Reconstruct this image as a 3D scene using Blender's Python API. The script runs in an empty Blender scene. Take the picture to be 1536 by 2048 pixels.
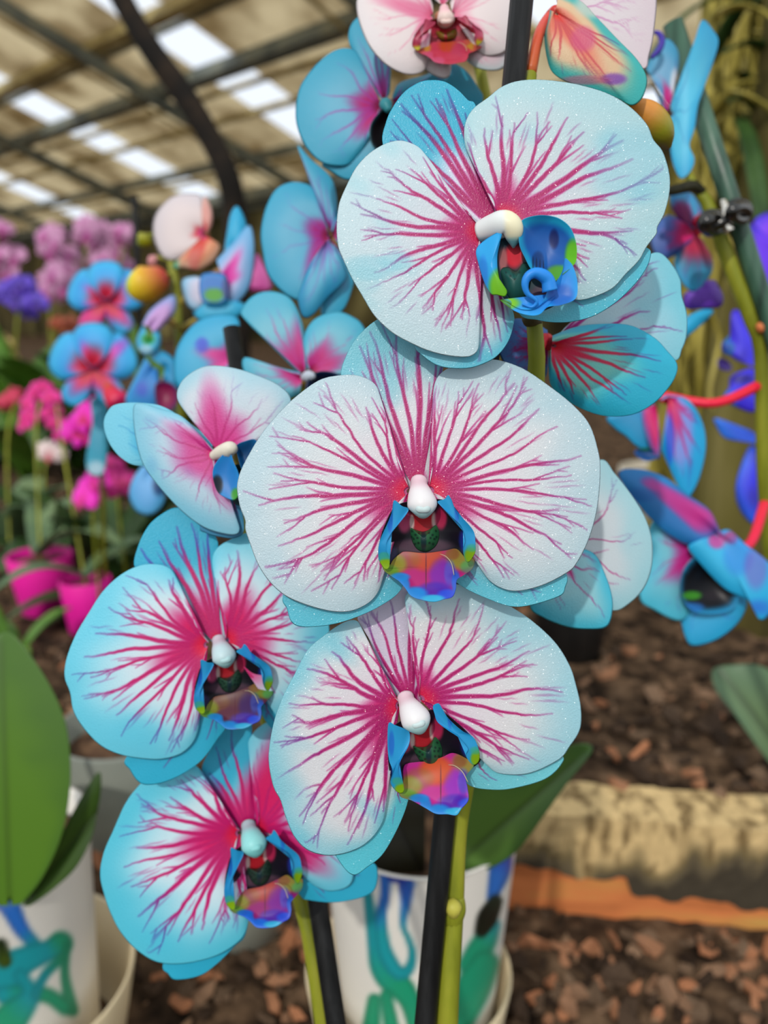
import bpy, math, random
import numpy as np
from mathutils import Vector, Matrix
# ------------------------------------------------------------------ camera, light
sc = bpy.context.scene
COL = sc.collection
W, H, FPX = 1536.0, 2048.0, 1536.0
CAMZ, PITCH = 0.47, math.radians(14)
cam_d = bpy.data.cameras.new('camera'); cam = bpy.data.objects.new('camera', cam_d); COL.objects.link(cam)
cam.location = (0, 0, CAMZ); cam.rotation_euler = (math.pi/2 - PITCH, 0, 0)
cam_d.sensor_fit = 'VERTICAL'; cam_d.sensor_height = 36; cam_d.sensor_width = 27
cam_d.lens = 27; cam_d.clip_start = 0.01; cam_d.clip_end = 200
cam_d.dof.use_dof = True; cam_d.dof.focus_distance = 0.189; cam_d.dof.aperture_fstop = 9.5
sc.camera = cam
world = bpy.data.worlds.new('world'); sc.world = world; world.use_nodes = True
bg = world.node_tree.nodes['Background']
bg.inputs[0].default_value = (0.92, 0.96, 1.0, 1); bg.inputs[1].default_value = 1.16
sun_d = bpy.data.lights.new('sun', 'SUN'); sun = bpy.data.objects.new('sun', sun_d); COL.objects.link(sun)
sun_d.energy = 2.0; sun_d.angle = math.radians(1.6); sun_d.color = (1.0, 0.95, 0.87)
SUN_DIR = Vector((0.27, 0.76, -0.59)).normalized()
sun.rotation_euler = SUN_DIR.to_track_quat('-Z', 'Y').to_euler()
vs = sc.view_settings
vs.view_transform = 'Standard'; vs.look = 'None'; vs.gamma = 1.0; vs.use_curve_mapping = False
vs.exposure = -0.14
# ------------------------------------------------------------------ helpers
CP, SP = math.cos(PITCH), math.sin(PITCH)
def pixa(x, y, d):
    """pixel + depth along the lens axis -> world, numpy"""
    x = np.asarray(x, float); y = np.asarray(y, float); d = np.asarray(d, float)
    cx = (x - W/2)/FPX*d; cu = (H/2 - y)/FPX*d
    return np.stack([cx + 0*d, d*CP + cu*SP, CAMZ - d*SP + cu*CP], -1)
def pix(x, y, d): return Vector(pixa(x, y, d).tolist())
def on_plane(x, y, p0, n):
    o = Vector((0, 0, CAMZ)); r = pix(x, y, 1.0) - o
    return o + r*((Vector(p0) - o).dot(n)/r.dot(n))
def ground(x, y, z=0.0): return on_plane(x, y, (0, 0, z), Vector((0, 0, 1)))
def to_px(P):
    P = np.asarray(P, float); q = P - np.array([0, 0, CAMZ])
    d = q[..., 1]*CP - q[..., 2]*SP; u = q[..., 1]*SP + q[..., 2]*CP
    return W/2 + FPX*q[..., 0]/d, H/2 - FPX*u/d
def lin(c):
    c = np.asarray(c, float)/255.0
    return np.where(c <= 0.04045, c/12.92, ((c + 0.055)/1.055)**2.4)
def sm(a, b, x):
    t = np.clip((x - a)/(b - a), 0, 1); return t*t*(3 - 2*t)
def lerp(a, b, t): return a + (b - a)*np.asarray(t)[..., None]
def pts(s): return np.array([[float(v) for v in p.split(',')] for p in s.split()])
def tag(o, label=None, cat=None, group=None, kind=None):
    for k, v in (('label', label), ('category', cat), ('group', group), ('kind', kind)):
        if v: o[k] = v
    return o
def mesh_np(name, V, Q, cols=None):
    """V (n,3), Q (m,4) int quads or list of faces"""
    me = bpy.data.meshes.new(name)
    if isinstance(Q, np.ndarray):
        k = Q.shape[1]; n, m = len(V), len(Q)
        me.vertices.add(n); me.vertices.foreach_set('co', np.asarray(V, np.float32).ravel())
        me.loops.add(m*k); me.loops.foreach_set('vertex_index', Q.astype(np.int32).ravel())
        me.polygons.add(m); me.polygons.foreach_set('loop_start', np.arange(0, m*k, k, dtype=np.int32))
        me.polygons.foreach_set('loop_total', np.full(m, k, np.int32))
    else:
        me.from_pydata([tuple(v) for v in np.asarray(V).tolist()], [], [tuple(f) for f in Q])
    me.update(calc_edges=True); me.validate()
    if cols is not None:
        a = me.color_attributes.new('Col', 'FLOAT_COLOR', 'POINT')
        c = np.ones((len(V), 4), np.float32); c[:, :3] = lin(cols)
        a.data.foreach_set('color', c.ravel())
    me.polygons.foreach_set('use_smooth', np.ones(len(me.polygons), bool))
    return me
def obj(name, me, mat=None, parent=None, loc=(0, 0, 0)):
    o = bpy.data.objects.new(name, me); COL.objects.link(o); o.location = loc
    if me is not None and mat is not None and not me.materials: me.materials.append(mat)
    if parent is not None: o.parent = parent
    return o
def wloc(o):
    p = Vector((0, 0, 0))
    while o is not None: p = p + Vector(o.location); o = o.parent
    return np.array(p)
def empty(name, loc, label=None, cat=None, group=None):
    o = bpy.data.objects.new(name, None); COL.objects.link(o); o.location = loc; o.empty_display_size = .02
    return tag(o, label, cat, group)
def grid_q(nr, na, closed=False, off=0):
    i = np.arange(nr*na).reshape(nr, na) + off
    if closed: i = np.concatenate([i, i[:, :1]], 1)
    return np.stack([i[:-1, :-1], i[:-1, 1:], i[1:, 1:], i[1:, :-1]], -1).reshape(-1, 4)
def catmull(P, n, closed=False):
    P = np.asarray(P, float)
    E = np.vstack([P[-1:], P, P[:2]]) if closed else np.vstack([2*P[0] - P[1], P, 2*P[-1] - P[-2]])
    m = len(P) if closed else len(P) - 1
    out = []
    for k in range(m):
        a, b, c, d = E[k:k+4]; t = np.linspace(0, 1, 14, endpoint=False)[:, None]
        out.append(.5*((2*b) + (c - a)*t + (2*a - 5*b + 4*c - d)*t*t + (3*b - a - 3*c + d)*t**3))
    out.append(E[1:2] if closed else P[-1:])
    F = np.vstack(out); L = np.concatenate([[0], np.cumsum(np.linalg.norm(np.diff(F[:, :2], axis=0), axis=1))])
    u = np.linspace(0, L[-1], n + 1)[:-1] if closed else np.linspace(0, L[-1], n)
    return np.stack([np.interp(u, L, F[:, k]) for k in range(F.shape[1])], 1)
def tube_data(path, radii, ns=12, n=40, cap=True):
    P = np.asarray(path, float); k = len(P)
    T = np.linspace(0, 1, k); Q = np.column_stack([P, np.interp(T, np.linspace(0, 1, len(radii)), radii)])
    d3 = np.concatenate([[0], np.cumsum(np.linalg.norm(np.diff(P, axis=0), axis=1))])
    E = np.vstack([2*Q[0] - Q[1], Q, 2*Q[-1] - Q[-2]]); out = []
    for j in range(k - 1):
        a, b, c, d = E[j:j+4]; m = max(2, int(round(n*(d3[j+1] - d3[j])/max(d3[-1], 1e-9))))
        t = np.linspace(0, 1, m, endpoint=False)[:, None]
        out.append(.5*((2*b) + (c - a)*t + (2*a - 5*b + 4*c - d)*t*t + (3*b - a - 3*c + d)*t**3))
    out.append(Q[-1:]); F = np.vstack(out); C = F[:, :3]; R = np.maximum(F[:, 3], 1e-5)
    tg = np.gradient(C, axis=0); tg /= np.linalg.norm(tg, axis=1)[:, None] + 1e-12
    u = np.cross(tg[0], [0.3, 0.2, 0.93]); u /= np.linalg.norm(u)
    V = []; th = np.linspace(0, 2*math.pi, ns, endpoint=False)
    for c, t, r in zip(C, tg, R):
        u = u - t*np.dot(u, t); u /= np.linalg.norm(u) + 1e-12; w = np.cross(t, u)
        V.append(c + r*(np.cos(th)[:, None]*u + np.sin(th)[:, None]*w))
    nr = len(C); V = np.vstack(V); F = grid_q(nr, ns, True).tolist()
    if cap: F += [list(range(ns))[::-1], list(range((nr-1)*ns, nr*ns))]
    return V, F
def tube(name, path, radii, mat, parent=None, ns=12, n=40, cols=None, label=None):
    V, F = tube_data(path, radii, ns, n)
    off = wloc(parent) if parent is not None else V.mean(0)
    c = None
    if cols is not None:
        m = len(V); t = (np.arange(m)//ns)/max(1, m//ns - 1)
        cc = np.asarray(cols, float); g = np.linspace(0, 1, len(cc))
        c = np.stack([np.interp(t, g, cc[:, k]) for k in range(3)], 1)
    o = obj(name, mesh_np(name, V - off, F, c), mat, parent)
    if parent is None: o.location = off
    if label: o['label'] = label
    return o
def lathe_data(prof, ns=48):
    th = np.linspace(0, 2*math.pi, ns, endpoint=False); P = np.asarray(prof, float)
    V = np.stack([P[:, None, 0]*np.cos(th), P[:, None, 0]*np.sin(th), np.repeat(P[:, 1:2], ns, 1)], -1)
    return V.reshape(-1, 3), grid_q(len(P), ns, True)
# ------------------------------------------------------------------ materials
def newmat(name):
    m = bpy.data.materials.new(name); m.use_nodes = True
    nt = m.node_tree; b = nt.nodes['Principled BSDF']; return m, nt, b
def N(nt, t, **kw):
    n = nt.nodes.new(t)
    for k, v in kw.items(): setattr(n, k, v)
    return n
def attr_mat(name, rough=.45, transl=.22, bump=0.0, scale=2600, spec=.4, coat=0):
    m, nt, b = newmat(name)
    a = N(nt, 'ShaderNodeAttribute', attribute_name='Col')
    b.inputs['Roughness'].default_value = rough; b.inputs['Specular IOR Level'].default_value = spec
    b.inputs['Coat Weight'].default_value = coat
    nt.links.new(a.outputs['Color'], b.inputs['Base Color'])
    if bump:
        tc = N(nt, 'ShaderNodeTexCoord'); no = N(nt, 'ShaderNodeTexNoise'); no.inputs['Scale'].default_value = scale
        no.inputs['Detail'].default_value = 2; nt.links.new(tc.outputs['Object'], no.inputs['Vector'])
        bu = N(nt, 'ShaderNodeBump'); bu.inputs['Strength'].default_value = bump; bu.inputs['Distance'].default_value = .0004
        nt.links.new(no.outputs['Fac'], bu.inputs['Height']); nt.links.new(bu.outputs['Normal'], b.inputs['Normal'])
    if transl:
        out = nt.nodes['Material Output']; tr = N(nt, 'ShaderNodeBsdfTranslucent'); mx = N(nt, 'ShaderNodeMixShader')
        nt.links.new(a.outputs['Color'], tr.inputs['Color']); mx.inputs[0].default_value = transl
        nt.links.new(b.outputs[0], mx.inputs[1]); nt.links.new(tr.outputs[0], mx.inputs[2]); nt.links.new(mx.outputs[0], out.inputs[0])
    return m
def noise_mat(name, cols, scale=8, rough=.6, stretch=(1, 1, 1), bump=0, detail=5, spec=.3, transl=0, dist=.002, coord='Object', rnd=False):
    m, nt, b = newmat(name)
    tc = N(nt, 'ShaderNodeTexCoord'); mp = N(nt, 'ShaderNodeMapping'); mp.inputs['Scale'].default_value = stretch
    no = N(nt, 'ShaderNodeTexNoise'); no.inputs['Scale'].default_value = scale; no.inputs['Detail'].default_value = detail
    nt.links.new(tc.outputs[coord], mp.inputs['Vector']); nt.links.new(mp.outputs[0], no.inputs['Vector'])
    cr = N(nt, 'ShaderNodeValToRGB'); el = cr.color_ramp.elements
    while len(el) < len(cols): el.new(.5)
    for k, c in enumerate(cols):
        el[k].position = .28 + .44*k/max(1, len(cols) - 1); el[k].color = (*lin(c), 1)
    fac = no.outputs['Fac']
    if rnd:
        oi = N(nt, 'ShaderNodeObjectInfo'); mx = N(nt, 'ShaderNodeMath', operation='MULTIPLY_ADD')
        nt.links.new(oi.outputs['Random'], mx.inputs[0]); mx.inputs[1].default_value = .55
        m2 = N(nt, 'ShaderNodeMath', operation='MULTIPLY_ADD'); nt.links.new(fac, m2.inputs[0]); m2.inputs[1].default_value = .6; m2.inputs[2].default_value = -.05
        nt.links.new(m2.outputs[0], mx.inputs[2]); fac = mx.outputs[0]
    nt.links.new(fac, cr.inputs[0]); nt.links.new(cr.outputs[0], b.inputs['Base Color'])
    b.inputs['Roughness'].default_value = rough; b.inputs['Specular IOR Level'].default_value = spec
    if bump:
        bu = N(nt, 'ShaderNodeBump'); bu.inputs['Strength'].default_value = bump; bu.inputs['Distance'].default_value = dist
        nt.links.new(no.outputs['Fac'], bu.inputs['Height']); nt.links.new(bu.outputs['Normal'], b.inputs['Normal'])
    if transl:
        out = nt.nodes['Material Output']; tr = N(nt, 'ShaderNodeBsdfTranslucent'); mx = N(nt, 'ShaderNodeMixShader')
        nt.links.new(cr.outputs[0], tr.inputs['Color']); mx.inputs[0].default_value = transl
        nt.links.new(b.outputs[0], mx.inputs[1]); nt.links.new(tr.outputs[0], mx.inputs[2]); nt.links.new(mx.outputs[0], out.inputs[0])
    return m
M_PETAL = attr_mat('petal_tissue', .42, .2, .35, 2600, .45)
def add_glitter(m, w):
    # crystalline petal cells: tiny facets, each tilted its own way, that catch the sun
    nt = m.node_tree; out = nt.nodes['Material Output']; prev = out.inputs[0].links[0].from_socket
    tc = N(nt, 'ShaderNodeTexCoord'); vo = N(nt, 'ShaderNodeTexVoronoi'); vo.inputs['Scale'].default_value = 6000; nt.links.new(tc.outputs['Object'], vo.inputs['Vector'])
    sb = N(nt, 'ShaderNodeVectorMath', operation='SUBTRACT'); sb.inputs[1].default_value = (.5, .5, .5); nt.links.new(vo.outputs['Color'], sb.inputs[0])
    ge = N(nt, 'ShaderNodeNewGeometry'); ma = N(nt, 'ShaderNodeVectorMath', operation='MULTIPLY_ADD'); ma.inputs[1].default_value = (1.3, 1.3, 1.3)
    nt.links.new(sb.outputs[0], ma.inputs[0]); nt.links.new(ge.outputs['Normal'], ma.inputs[2]); nm = N(nt, 'ShaderNodeVectorMath', operation='NORMALIZE'); nt.links.new(ma.outputs[0], nm.inputs[0])
    gl = N(nt, 'ShaderNodeBsdfGlossy'); gl.inputs['Roughness'].default_value = .2; nt.links.new(nm.outputs[0], gl.inputs['Normal'])
    mx = N(nt, 'ShaderNodeMixShader'); mx.inputs[0].default_value = w; nt.links.new(prev, mx.inputs[1]); nt.links.new(gl.outputs[0], mx.inputs[2]); nt.links.new(mx.outputs[0], out.inputs[0])
M_PETALG = attr_mat('petal_tissue_crystalline', .42, .2, .35, 2600, .45)
add_glitter(M_PETALG, .02)
M_LIP = attr_mat('lip_tissue', .42, .12, 0, 1, .35, 0)
M_ATTR = attr_mat('printed_ceramic', .35, 0, 0, 1, .5)
M_STEM = noise_mat('stem_green', [(96, 104, 22), (132, 138, 36), (160, 158, 54)], 90, .45, (1, 1, .2), .2)
M_STEMC = attr_mat('stem_tinted', .4, .05, .2, 900)
M_STAKE = noise_mat('stake_black', [(6, 7, 8), (18, 19, 20), (34, 35, 36)], 240, .55, (1, 1, .06), .25, spec=.25)
M_STAKEG = noise_mat('stake_green', [(24, 44, 36), (52, 88, 70), (72, 108, 88)], 160, .4, (1, 1, .1), .15, spec=.5)
M_CLIP = noise_mat('clip_black', [(8, 9, 8), (22, 23, 20)], 90, .2, spec=.7)
M_LEAF = noise_mat('leaf_green', [(46, 80, 20), (84, 128, 38), (112, 150, 52)], 14, .42, (1, 1, 1), .1, transl=.18, spec=.4)
M_LEAFD = noise_mat('leaf_dark', [(24, 44, 18), (48, 76, 34), (70, 100, 48)], 16, .45, (1, 1, 1), .1, transl=.12, spec=.3)
M_LEAFG = noise_mat('leaf_greygreen', [(70, 96, 74), (96, 122, 84), (118, 140, 96)], 14, .5, transl=.12)
M_CREAM = noise_mat('pot_cream', [(214, 196, 160), (226, 210, 176)], 20, .45, spec=.4)
M_GREY = noise_mat('pot_grey', [(120, 126, 118), (146, 150, 140)], 14, .5)
M_WHITE = noise_mat('pot_white', [(205, 198, 180), (220, 214, 200)], 14, .5)
M_PINKP = noise_mat('pot_pink', [(226, 24, 150), (240, 40, 168)], 10, .45)
M_BARKMIX = noise_mat('bark_medium', [(40, 28, 20), (84, 60, 42), (120, 92, 66)], 60, .9, bump=.6)
# ------------------------------------------------------------------ the setting
def ground_h(x, y):
    # the raised bed lies behind the timber; the ground in front is lower
    line = BEAM_A + (x - BEAM_X)*BEAM_K
    return 0.092*sm(line + .018 - .25*(x < -.02)*min(1, max(0, (-.02 - x)/.15)), line + .05, y)
pA = ground(1020, 1836); pB = ground(1536, 1884)
BEAM_X, BEAM_A, BEAM_K = pA.x, pA.y + .012, (pB.y - pA.y)/(pB.x - pA.x)
M_SOIL = noise_mat('mulch_soil', [(18, 14, 10), (56, 43, 32), (94, 74, 56), (122, 98, 76)], 34, .95, bump=.9, detail=8, dist=.012, spec=.1)
gx = np.concatenate([np.linspace(-26, -1, 30)[:-1], np.linspace(-1, 1.4, 120), np.linspace(1.4, 14, 24)[1:]])
gy = np.concatenate([np.linspace(-2.5, .1, 12)[:-1], np.linspace(.1, 1.6, 110), np.linspace(1.6, 36, 50)[1:]])
rg = np.random.default_rng(5)
GV = np.array([[x, y, ground_h(x, y)] for y in gy for x in gx]); GV[:, 2] += rg.normal(0, .0022, len(GV))
floor = obj('floor', mesh_np('floor', GV, grid_q(len(gy), len(gx))), M_SOIL); tag(floor, kind='structure')
M_CHIP = noise_mat('bark_chip', [(40, 30, 22), (80, 63, 50), (108, 88, 70), (134, 110, 88), (184, 124, 88)], 120, .85, (1, 1, .3), .5, spec=.15, rnd=True)
def chip_mesh(seed):
    r = np.random.default_rng(seed); n = 7; a = np.sort(r.uniform(0, 2*math.pi, n)) + np.linspace(0, .01, n)
    rad = r.uniform(.55, 1, n); o = np.stack([np.cos(a)*rad, np.sin(a)*rad*r.uniform(.35, .7)], 1)
    th = r.uniform(.1, .22); bend = r.uniform(-.4, .4)
    top = np.column_stack([o, th + bend*o[:, 0]**2 + r.uniform(-.06, .06, n)]); bot = np.column_stack([o*.92, -th + bend*o[:, 0]**2])
    V = np.vstack([top, bot, [[0, 0, th*1.25]], [[0, 0, -th]]]); F = []
    for k in range(n):
        j = (k + 1) % n; F += [(k, j, 2*n), (n + j, n + k, 2*n + 1), (k, n + k, n + j, j)]
    me = mesh_np('bark_chip', V, F); me.polygons.foreach_set('use_smooth', np.zeros(len(me.polygons), bool))
    me.materials.append(M_CHIP); return me
CH = [chip_mesh(k) for k in range(12)]
rnd = random.Random(11)
zones = [(1000, 1536, 1300, 1600, 115), (1010, 1536, 1880, 2048, 90), (240, 620, 1830, 2048, 60), (120, 330, 1560, 1800, 20), (90, 220, 1220, 1500, 15)]
for x0, x1, y0, y1, n in zones:
    for _ in range(n):
        px, py = rnd.uniform(x0, x1), rnd.uniform(y0, y1)
        p = ground(px, py, .092 if (y1 <= 1600 or x1 < 340) else 0.0)
        s = rnd.uniform(.007, .016)*(1.25 if y1 <= 1600 else 1)
        o = obj('bark_chip', rnd.choice(CH), None, floor, (p.x, p.y, ground_h(p.x, p.y) + s*.22))
        o.rotation_euler = (rnd.uniform(-.5, .5), rnd.uniform(-.5, .5), rnd.uniform(0, 6.28)); o.scale = (s,)*3
SV, SF = [], []; off = 0
base_chips = [(np.array([v.co[:] for v in m.vertices]), [tuple(p.vertices) for p in m.polygons]) for m in CH[:5]]
for _ in range(5200):
    if rnd.random() < .7: x, y = rnd.uniform(-.9, 1.0), rnd.uniform(.33, 1.7)
    else: x, y = rnd.uniform(-3, 2.5), rnd.uniform(1.2, 4.5)
    s = rnd.uniform(.004, .012)*(1.5 if y > 1.2 else 1); V, F = base_chips[rnd.randrange(5)]
    R = np.array(Matrix.Rotation(rnd.uniform(0, 6.28), 3, 'Z') @ Matrix.Rotation(rnd.uniform(-.7, .7), 3, 'X') @ Matrix.Rotation(rnd.uniform(-.7, .7), 3, 'Y'))
    SV.append((V*s) @ R.T + [x, y, ground_h(x, y) + s*.12]); SF += [tuple(i + off for i in f) for f in F]; off += len(V)
me = mesh_np('bark_mulch', np.vstack(SV), SF); me.polygons.foreach_set('use_smooth', np.zeros(len(me.polygons), bool))
tag(obj('bark_mulch', me, noise_mat('mulch', [(26, 20, 14), (66, 52, 40), (98, 78, 60), (124, 98, 76), (160, 106, 76)], 38, .9, detail=3, spec=.1), floor), kind='stuff')
# weathered timber edging
ang = math.atan(BEAM_K); L0, L1, BH, BT = -.16, .62, .092, .055
beam = empty('timber_edging', (BEAM_X, BEAM_A, 0), 'weathered timber edging beam holding back the bark mulch bed, pale crust over orange wood', 'timber')
beam.rotation_euler = (0, 0, ang)
def rough_box(x0, x1, y0, y1, z0f, z1f, nx, nz, amp, seed):
    r = np.random.default_rng(seed); xs = np.linspace(x0, x1, nx); V = []
    tt = np.linspace(0, 1, nz)
    for x in xs:
        a, b = z0f(x), z1f(x); ring = [(y0, a + (b - a)*t) for t in tt] + [(y1, a + (b - a)*t) for t in tt[::-1]]
        V.append([[x, y + r.normal(0, amp), z + r.normal(0, amp)] for y, z in ring])
    V = np.array(V); k = V.shape[1]; F = grid_q(nx, k, True).tolist() + [list(range(k)), list(range((nx-1)*k, nx*k))[::-1]]
    return V.reshape(-1, 3), F
V, F = rough_box(L0, L1, .0, BT, lambda x: -.004, lambda x: BH - .006, 60, 8, .0002, 1)
obj('beam', mesh_np('beam', V, F), noise_mat('orange_wood', [(150, 84, 44), (206, 122, 70), (196, 150, 78)], 26, .8, (.3, 1, 1.6), .3), beam)
def crust(x):
    b = .040 if x < .0 else .038
    for k, (x0, z) in enumerate(((-.05, .040), (.05, .036), (.095, .024), (.16, .022), (.21, .013), (.30, .016), (.36, .012))):
        if x > x0: b = z
    return b + .0025*math.sin(x*90) + .002*math.sin(x*231)
V, F = rough_box(L0, L1, -.0025, BT*.8, crust, lambda x: BH + .001*math.sin(x*130), 150, 12, .0003, 2)
M_CRUST, nt, b = newmat('timber_crust')
tc = N(nt, 'ShaderNodeTexCoord'); sx = N(nt, 'ShaderNodeSeparateXYZ'); nt.links.new(tc.outputs['Object'], sx.inputs[0])
mp = N(nt, 'ShaderNodeMapping'); mp.inputs['Scale'].default_value = (1.6, 1, .5); nt.links.new(tc.outputs['Object'], mp.inputs[0])
no = N(nt, 'ShaderNodeTexNoise'); no.inputs['Scale'].default_value = 55; no.inputs['Detail'].default_value = 6; nt.links.new(mp.outputs[0], no.inputs[0])
no2 = N(nt, 'ShaderNodeTexNoise'); no2.inputs['Scale'].default_value = 17; nt.links.new(mp.outputs[0], no2.inputs[0])
ad = N(nt, 'ShaderNodeMath', operation='MULTIPLY_ADD'); nt.links.new(sx.outputs[2], ad.inputs[0]); ad.inputs[1].default_value = 9.0; nt.links.new(no2.outputs[0], ad.inputs[2])
c1 = N(nt, 'ShaderNodeValToRGB'); e = c1.color_ramp.elements
for k, (p, c) in enumerate(((.86, (58, 50, 36)), (1.0, (104, 90, 58)),)): e[k].position = p; e[k].color = (*lin(c), 1)
n3 = c1.color_ramp.elements.new(.97); n3.color = (*lin((96, 84, 60)), 1)
c2 = N(nt, 'ShaderNodeValToRGB'); e = c2.color_ramp.elements; e[0].position = .36; e[0].color = (*lin((120, 98, 60)), 1); e[1].position = .54; e[1].color = (*lin((206, 178, 126)), 1)
nt.links.new(ad.outputs[0], c1.inputs[0]); nt.links.new(no.outputs[0], c2.inputs[0])
mr = N(nt, 'ShaderNodeMapRange'); mr.inputs[1].default_value = 1.0; mr.inputs[2].default_value = 1.16; nt.links.new(ad.outputs[0], mr.inputs[0])
mx = N(nt, 'ShaderNodeMix', data_type='RGBA'); nt.links.new(mr.outputs[0], mx.inputs[0]); nt.links.new(c1.outputs[0], mx.inputs[6]); nt.links.new(c2.outputs[0], mx.inputs[7])
nt.links.new(mx.outputs[2], b.inputs['Base Color']); b.inputs['Roughness'].default_value = .9
bu = N(nt, 'ShaderNodeBump'); bu.inputs['Distance'].default_value = .004; bu.inputs['Strength'].default_value = .7; nt.links.new(no.outputs[0], bu.inputs['Height']); nt.links.new(bu.outputs[0], b.inputs['Normal'])
o = obj('bark_crust', mesh_np('bark_crust', V, F), M_CRUST, beam)
for o in beam.children: o.data.polygons.foreach_set('use_smooth', np.zeros(len(o.data.polygons), bool))
# ---- greenhouse roof: a plane sloping down and away, placed by its eave
dA = Vector((-.735, .678, 0)).normalized(); AL = math.radians(18)
dBh = Vector((dA.y, -dA.x, 0)); dB = dBh*math.cos(AL) - Vector((0, 0, math.sin(AL))); RN = dA.cross(dB).normalized()
EAVE = on_plane(287, 400, (0, 0, 2.75), Vector((0, 0, 1)))
def roof_uv(x, y):
    p = on_plane(x, y, EAVE, RN) - EAVE; return p.dot(dA), p.dot(dB)
ceiling = empty('ceiling', tuple(EAVE)); tag(ceiling, kind='structure')
def roof_pt(u, v, h=0.0): return dA*u + dB*v - RN*h*(1 if RN.z > 0 else -1)
M_ROOF, nt, b = newmat('roof_sheet')
tc = N(nt, 'ShaderNodeTexCoord'); wv = N(nt, 'ShaderNodeTexWave'); wv.inputs['Scale'].default_value = 4.2; wv.inputs['Distortion'].default_value = .4
mp = N(nt, 'ShaderNodeMapping'); mp.inputs['Rotation'].default_value = (0, 0, -math.atan2(dA.y, dA.x)); nt.links.new(tc.outputs['Object'], mp.inputs[0]); nt.links.new(mp.outputs[0], wv.inputs[0])
no = N(nt, 'ShaderNodeTexNoise'); no.inputs['Scale'].default_value = 1.3; no.inputs['Detail'].default_value = 6; nt.links.new(tc.outputs['Object'], no.inputs[0])
cr = N(nt, 'ShaderNodeValToRGB'); cr.color_ramp.elements[0].position = .3; cr.color_ramp.elements[0].color = (*lin((168, 150, 118)), 1)
cr.color_ramp.elements[1].position = .6; cr.color_ramp.elements[1].color = (*lin((238, 228, 204)), 1)
nt.links.new(no.outputs[0], cr.inputs[0]); nt.links.new(cr.outputs[0], b.inputs['Base Color']); b.inputs['Roughness'].default_value = .6
bu = N(nt, 'ShaderNodeBump'); bu.inputs['Strength'].default_value = .6; bu.inputs['Distance'].default_value = .03; nt.links.new(wv.outputs[0], bu.inputs['Height']); nt.links.new(bu.outputs[0], b.inputs['Normal'])
tr = N(nt, 'ShaderNodeBsdfTranslucent'); mx = N(nt, 'ShaderNodeMixShader'); mx.inputs[0].default_value = .75; nt.links.new(cr.outputs[0], tr.inputs[0])
nt.links.new(b.outputs[0], mx.inputs[1]); nt.links.new(tr.outputs[0], mx.inputs[2]); nt.links.new(mx.outputs[0], nt.nodes['Material Output'].inputs[0])
M_SKYL, nt, b = newmat('skylight_sheet')
tp = N(nt, 'ShaderNodeBsdfTransparent'); tp.inputs[0].default_value = (.95, .97, 1, 1); tr = N(nt, 'ShaderNodeBsdfTranslucent'); tr.inputs[0].default_value = (.95, .97, 1, 1)
mx = N(nt, 'ShaderNodeMixShader'); mx.inputs[0].default_value = .25; nt.links.new(tp.outputs[0], mx.inputs[1]); nt.links.new(tr.outputs[0], mx.inputs[2]); nt.links.new(mx.outputs[0], nt.nodes['Material Output'].inputs[0])
M_BEAM = noise_mat('roof_steel', [(84, 90, 84), (116, 120, 108), (140, 136, 108)], 3, .6)
M_BEAMW = noise_mat('roof_timber', [(130, 112, 66), (176, 156, 100), (196, 178, 124)], 4, .7)
def roof_box(name, u0, u1, v0, v1, h0, h1, mat):
    V = [roof_pt(u, v, h) for h in (h0, h1) for u, v in ((u0, v0), (u1, v0), (u1, v1), (u0, v1))]
    F = [(0, 1, 2, 3), (7, 6, 5, 4), (0, 4, 5, 1), (1, 5, 6, 2), (2, 6, 7, 3), (3, 7, 4, 0)]
    me = mesh_np(name, np.array([list(v) for v in V]), F); me.polygons.foreach_set('use_smooth', np.zeros(6, bool))
    return obj(name, me, mat, ceiling)
vrows = [-6.2, -4.75, -3.5, -2.45, -1.55, -.65, .45]
ucols = [-16, -13.6, -12.0, -10.4, -9.75, -8.2, -7.0, -6.16, -5.35, -4.3, -3.2, -2.18, -1.32, -.2, 1.2, 2.28, 3.13, 5, 7, 9.5, 12, 15.5, 19, 24, 30]
SKY = {(-10.4, -9.75), (-6.16, -5.35), (-2.18, -1.32), (2.28, 3.13)}
for i in range(len(ucols) - 1):
    for j in range(len(vrows) - 1):
        u0, u1, v0, v1 = ucols[i], ucols[i+1], vrows[j], vrows[j+1]
        sky = (u0, u1) in SKY and j < 6
        if (-5.5 < u0 < -2.3) and j == 0: sky = True
        if sky: roof_box('skylight_panel', u0 + .02, u1 - .02, v0 + .06, v1 - .05, .0, .01, M_SKYL)
        else: roof_box('roof_panel', u0 + .004, u1 - .004, v0 + .003, v1 - .003, 0, .012 + .01*((i + j) % 2), M_ROOF)
for v, w, m in ((-4.75, .1, M_BEAMW), (-3.42, .13, M_BEAMW), (-3.2, .05, M_BEAM), (-2.45, .15, M_BEAM), (-2.05, .05, M_BEAMW), (-1.55, .06, M_BEAMW), (-.65, .1, M_BEAM), (-.35, .05, M_BEAMW), (.3, .18, M_BEAM), (.55, .2, M_BEAM)):
    roof_box('purlin', -16, 30, v - w/2, v + w/2, .03, .03 + w*1.1, m)
for u in (-12.8, -8.6, -4.6, -.4, 3.9, 8, 13, 18, 24):
    roof_box('rafter', u - .045, u + .045, -6.2, .5, .2, .34, M_BEAM)
    roof_box('brace', u + .5, u + .54, -6.2, .5, .18, .21, M_BEAMW)
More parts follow.
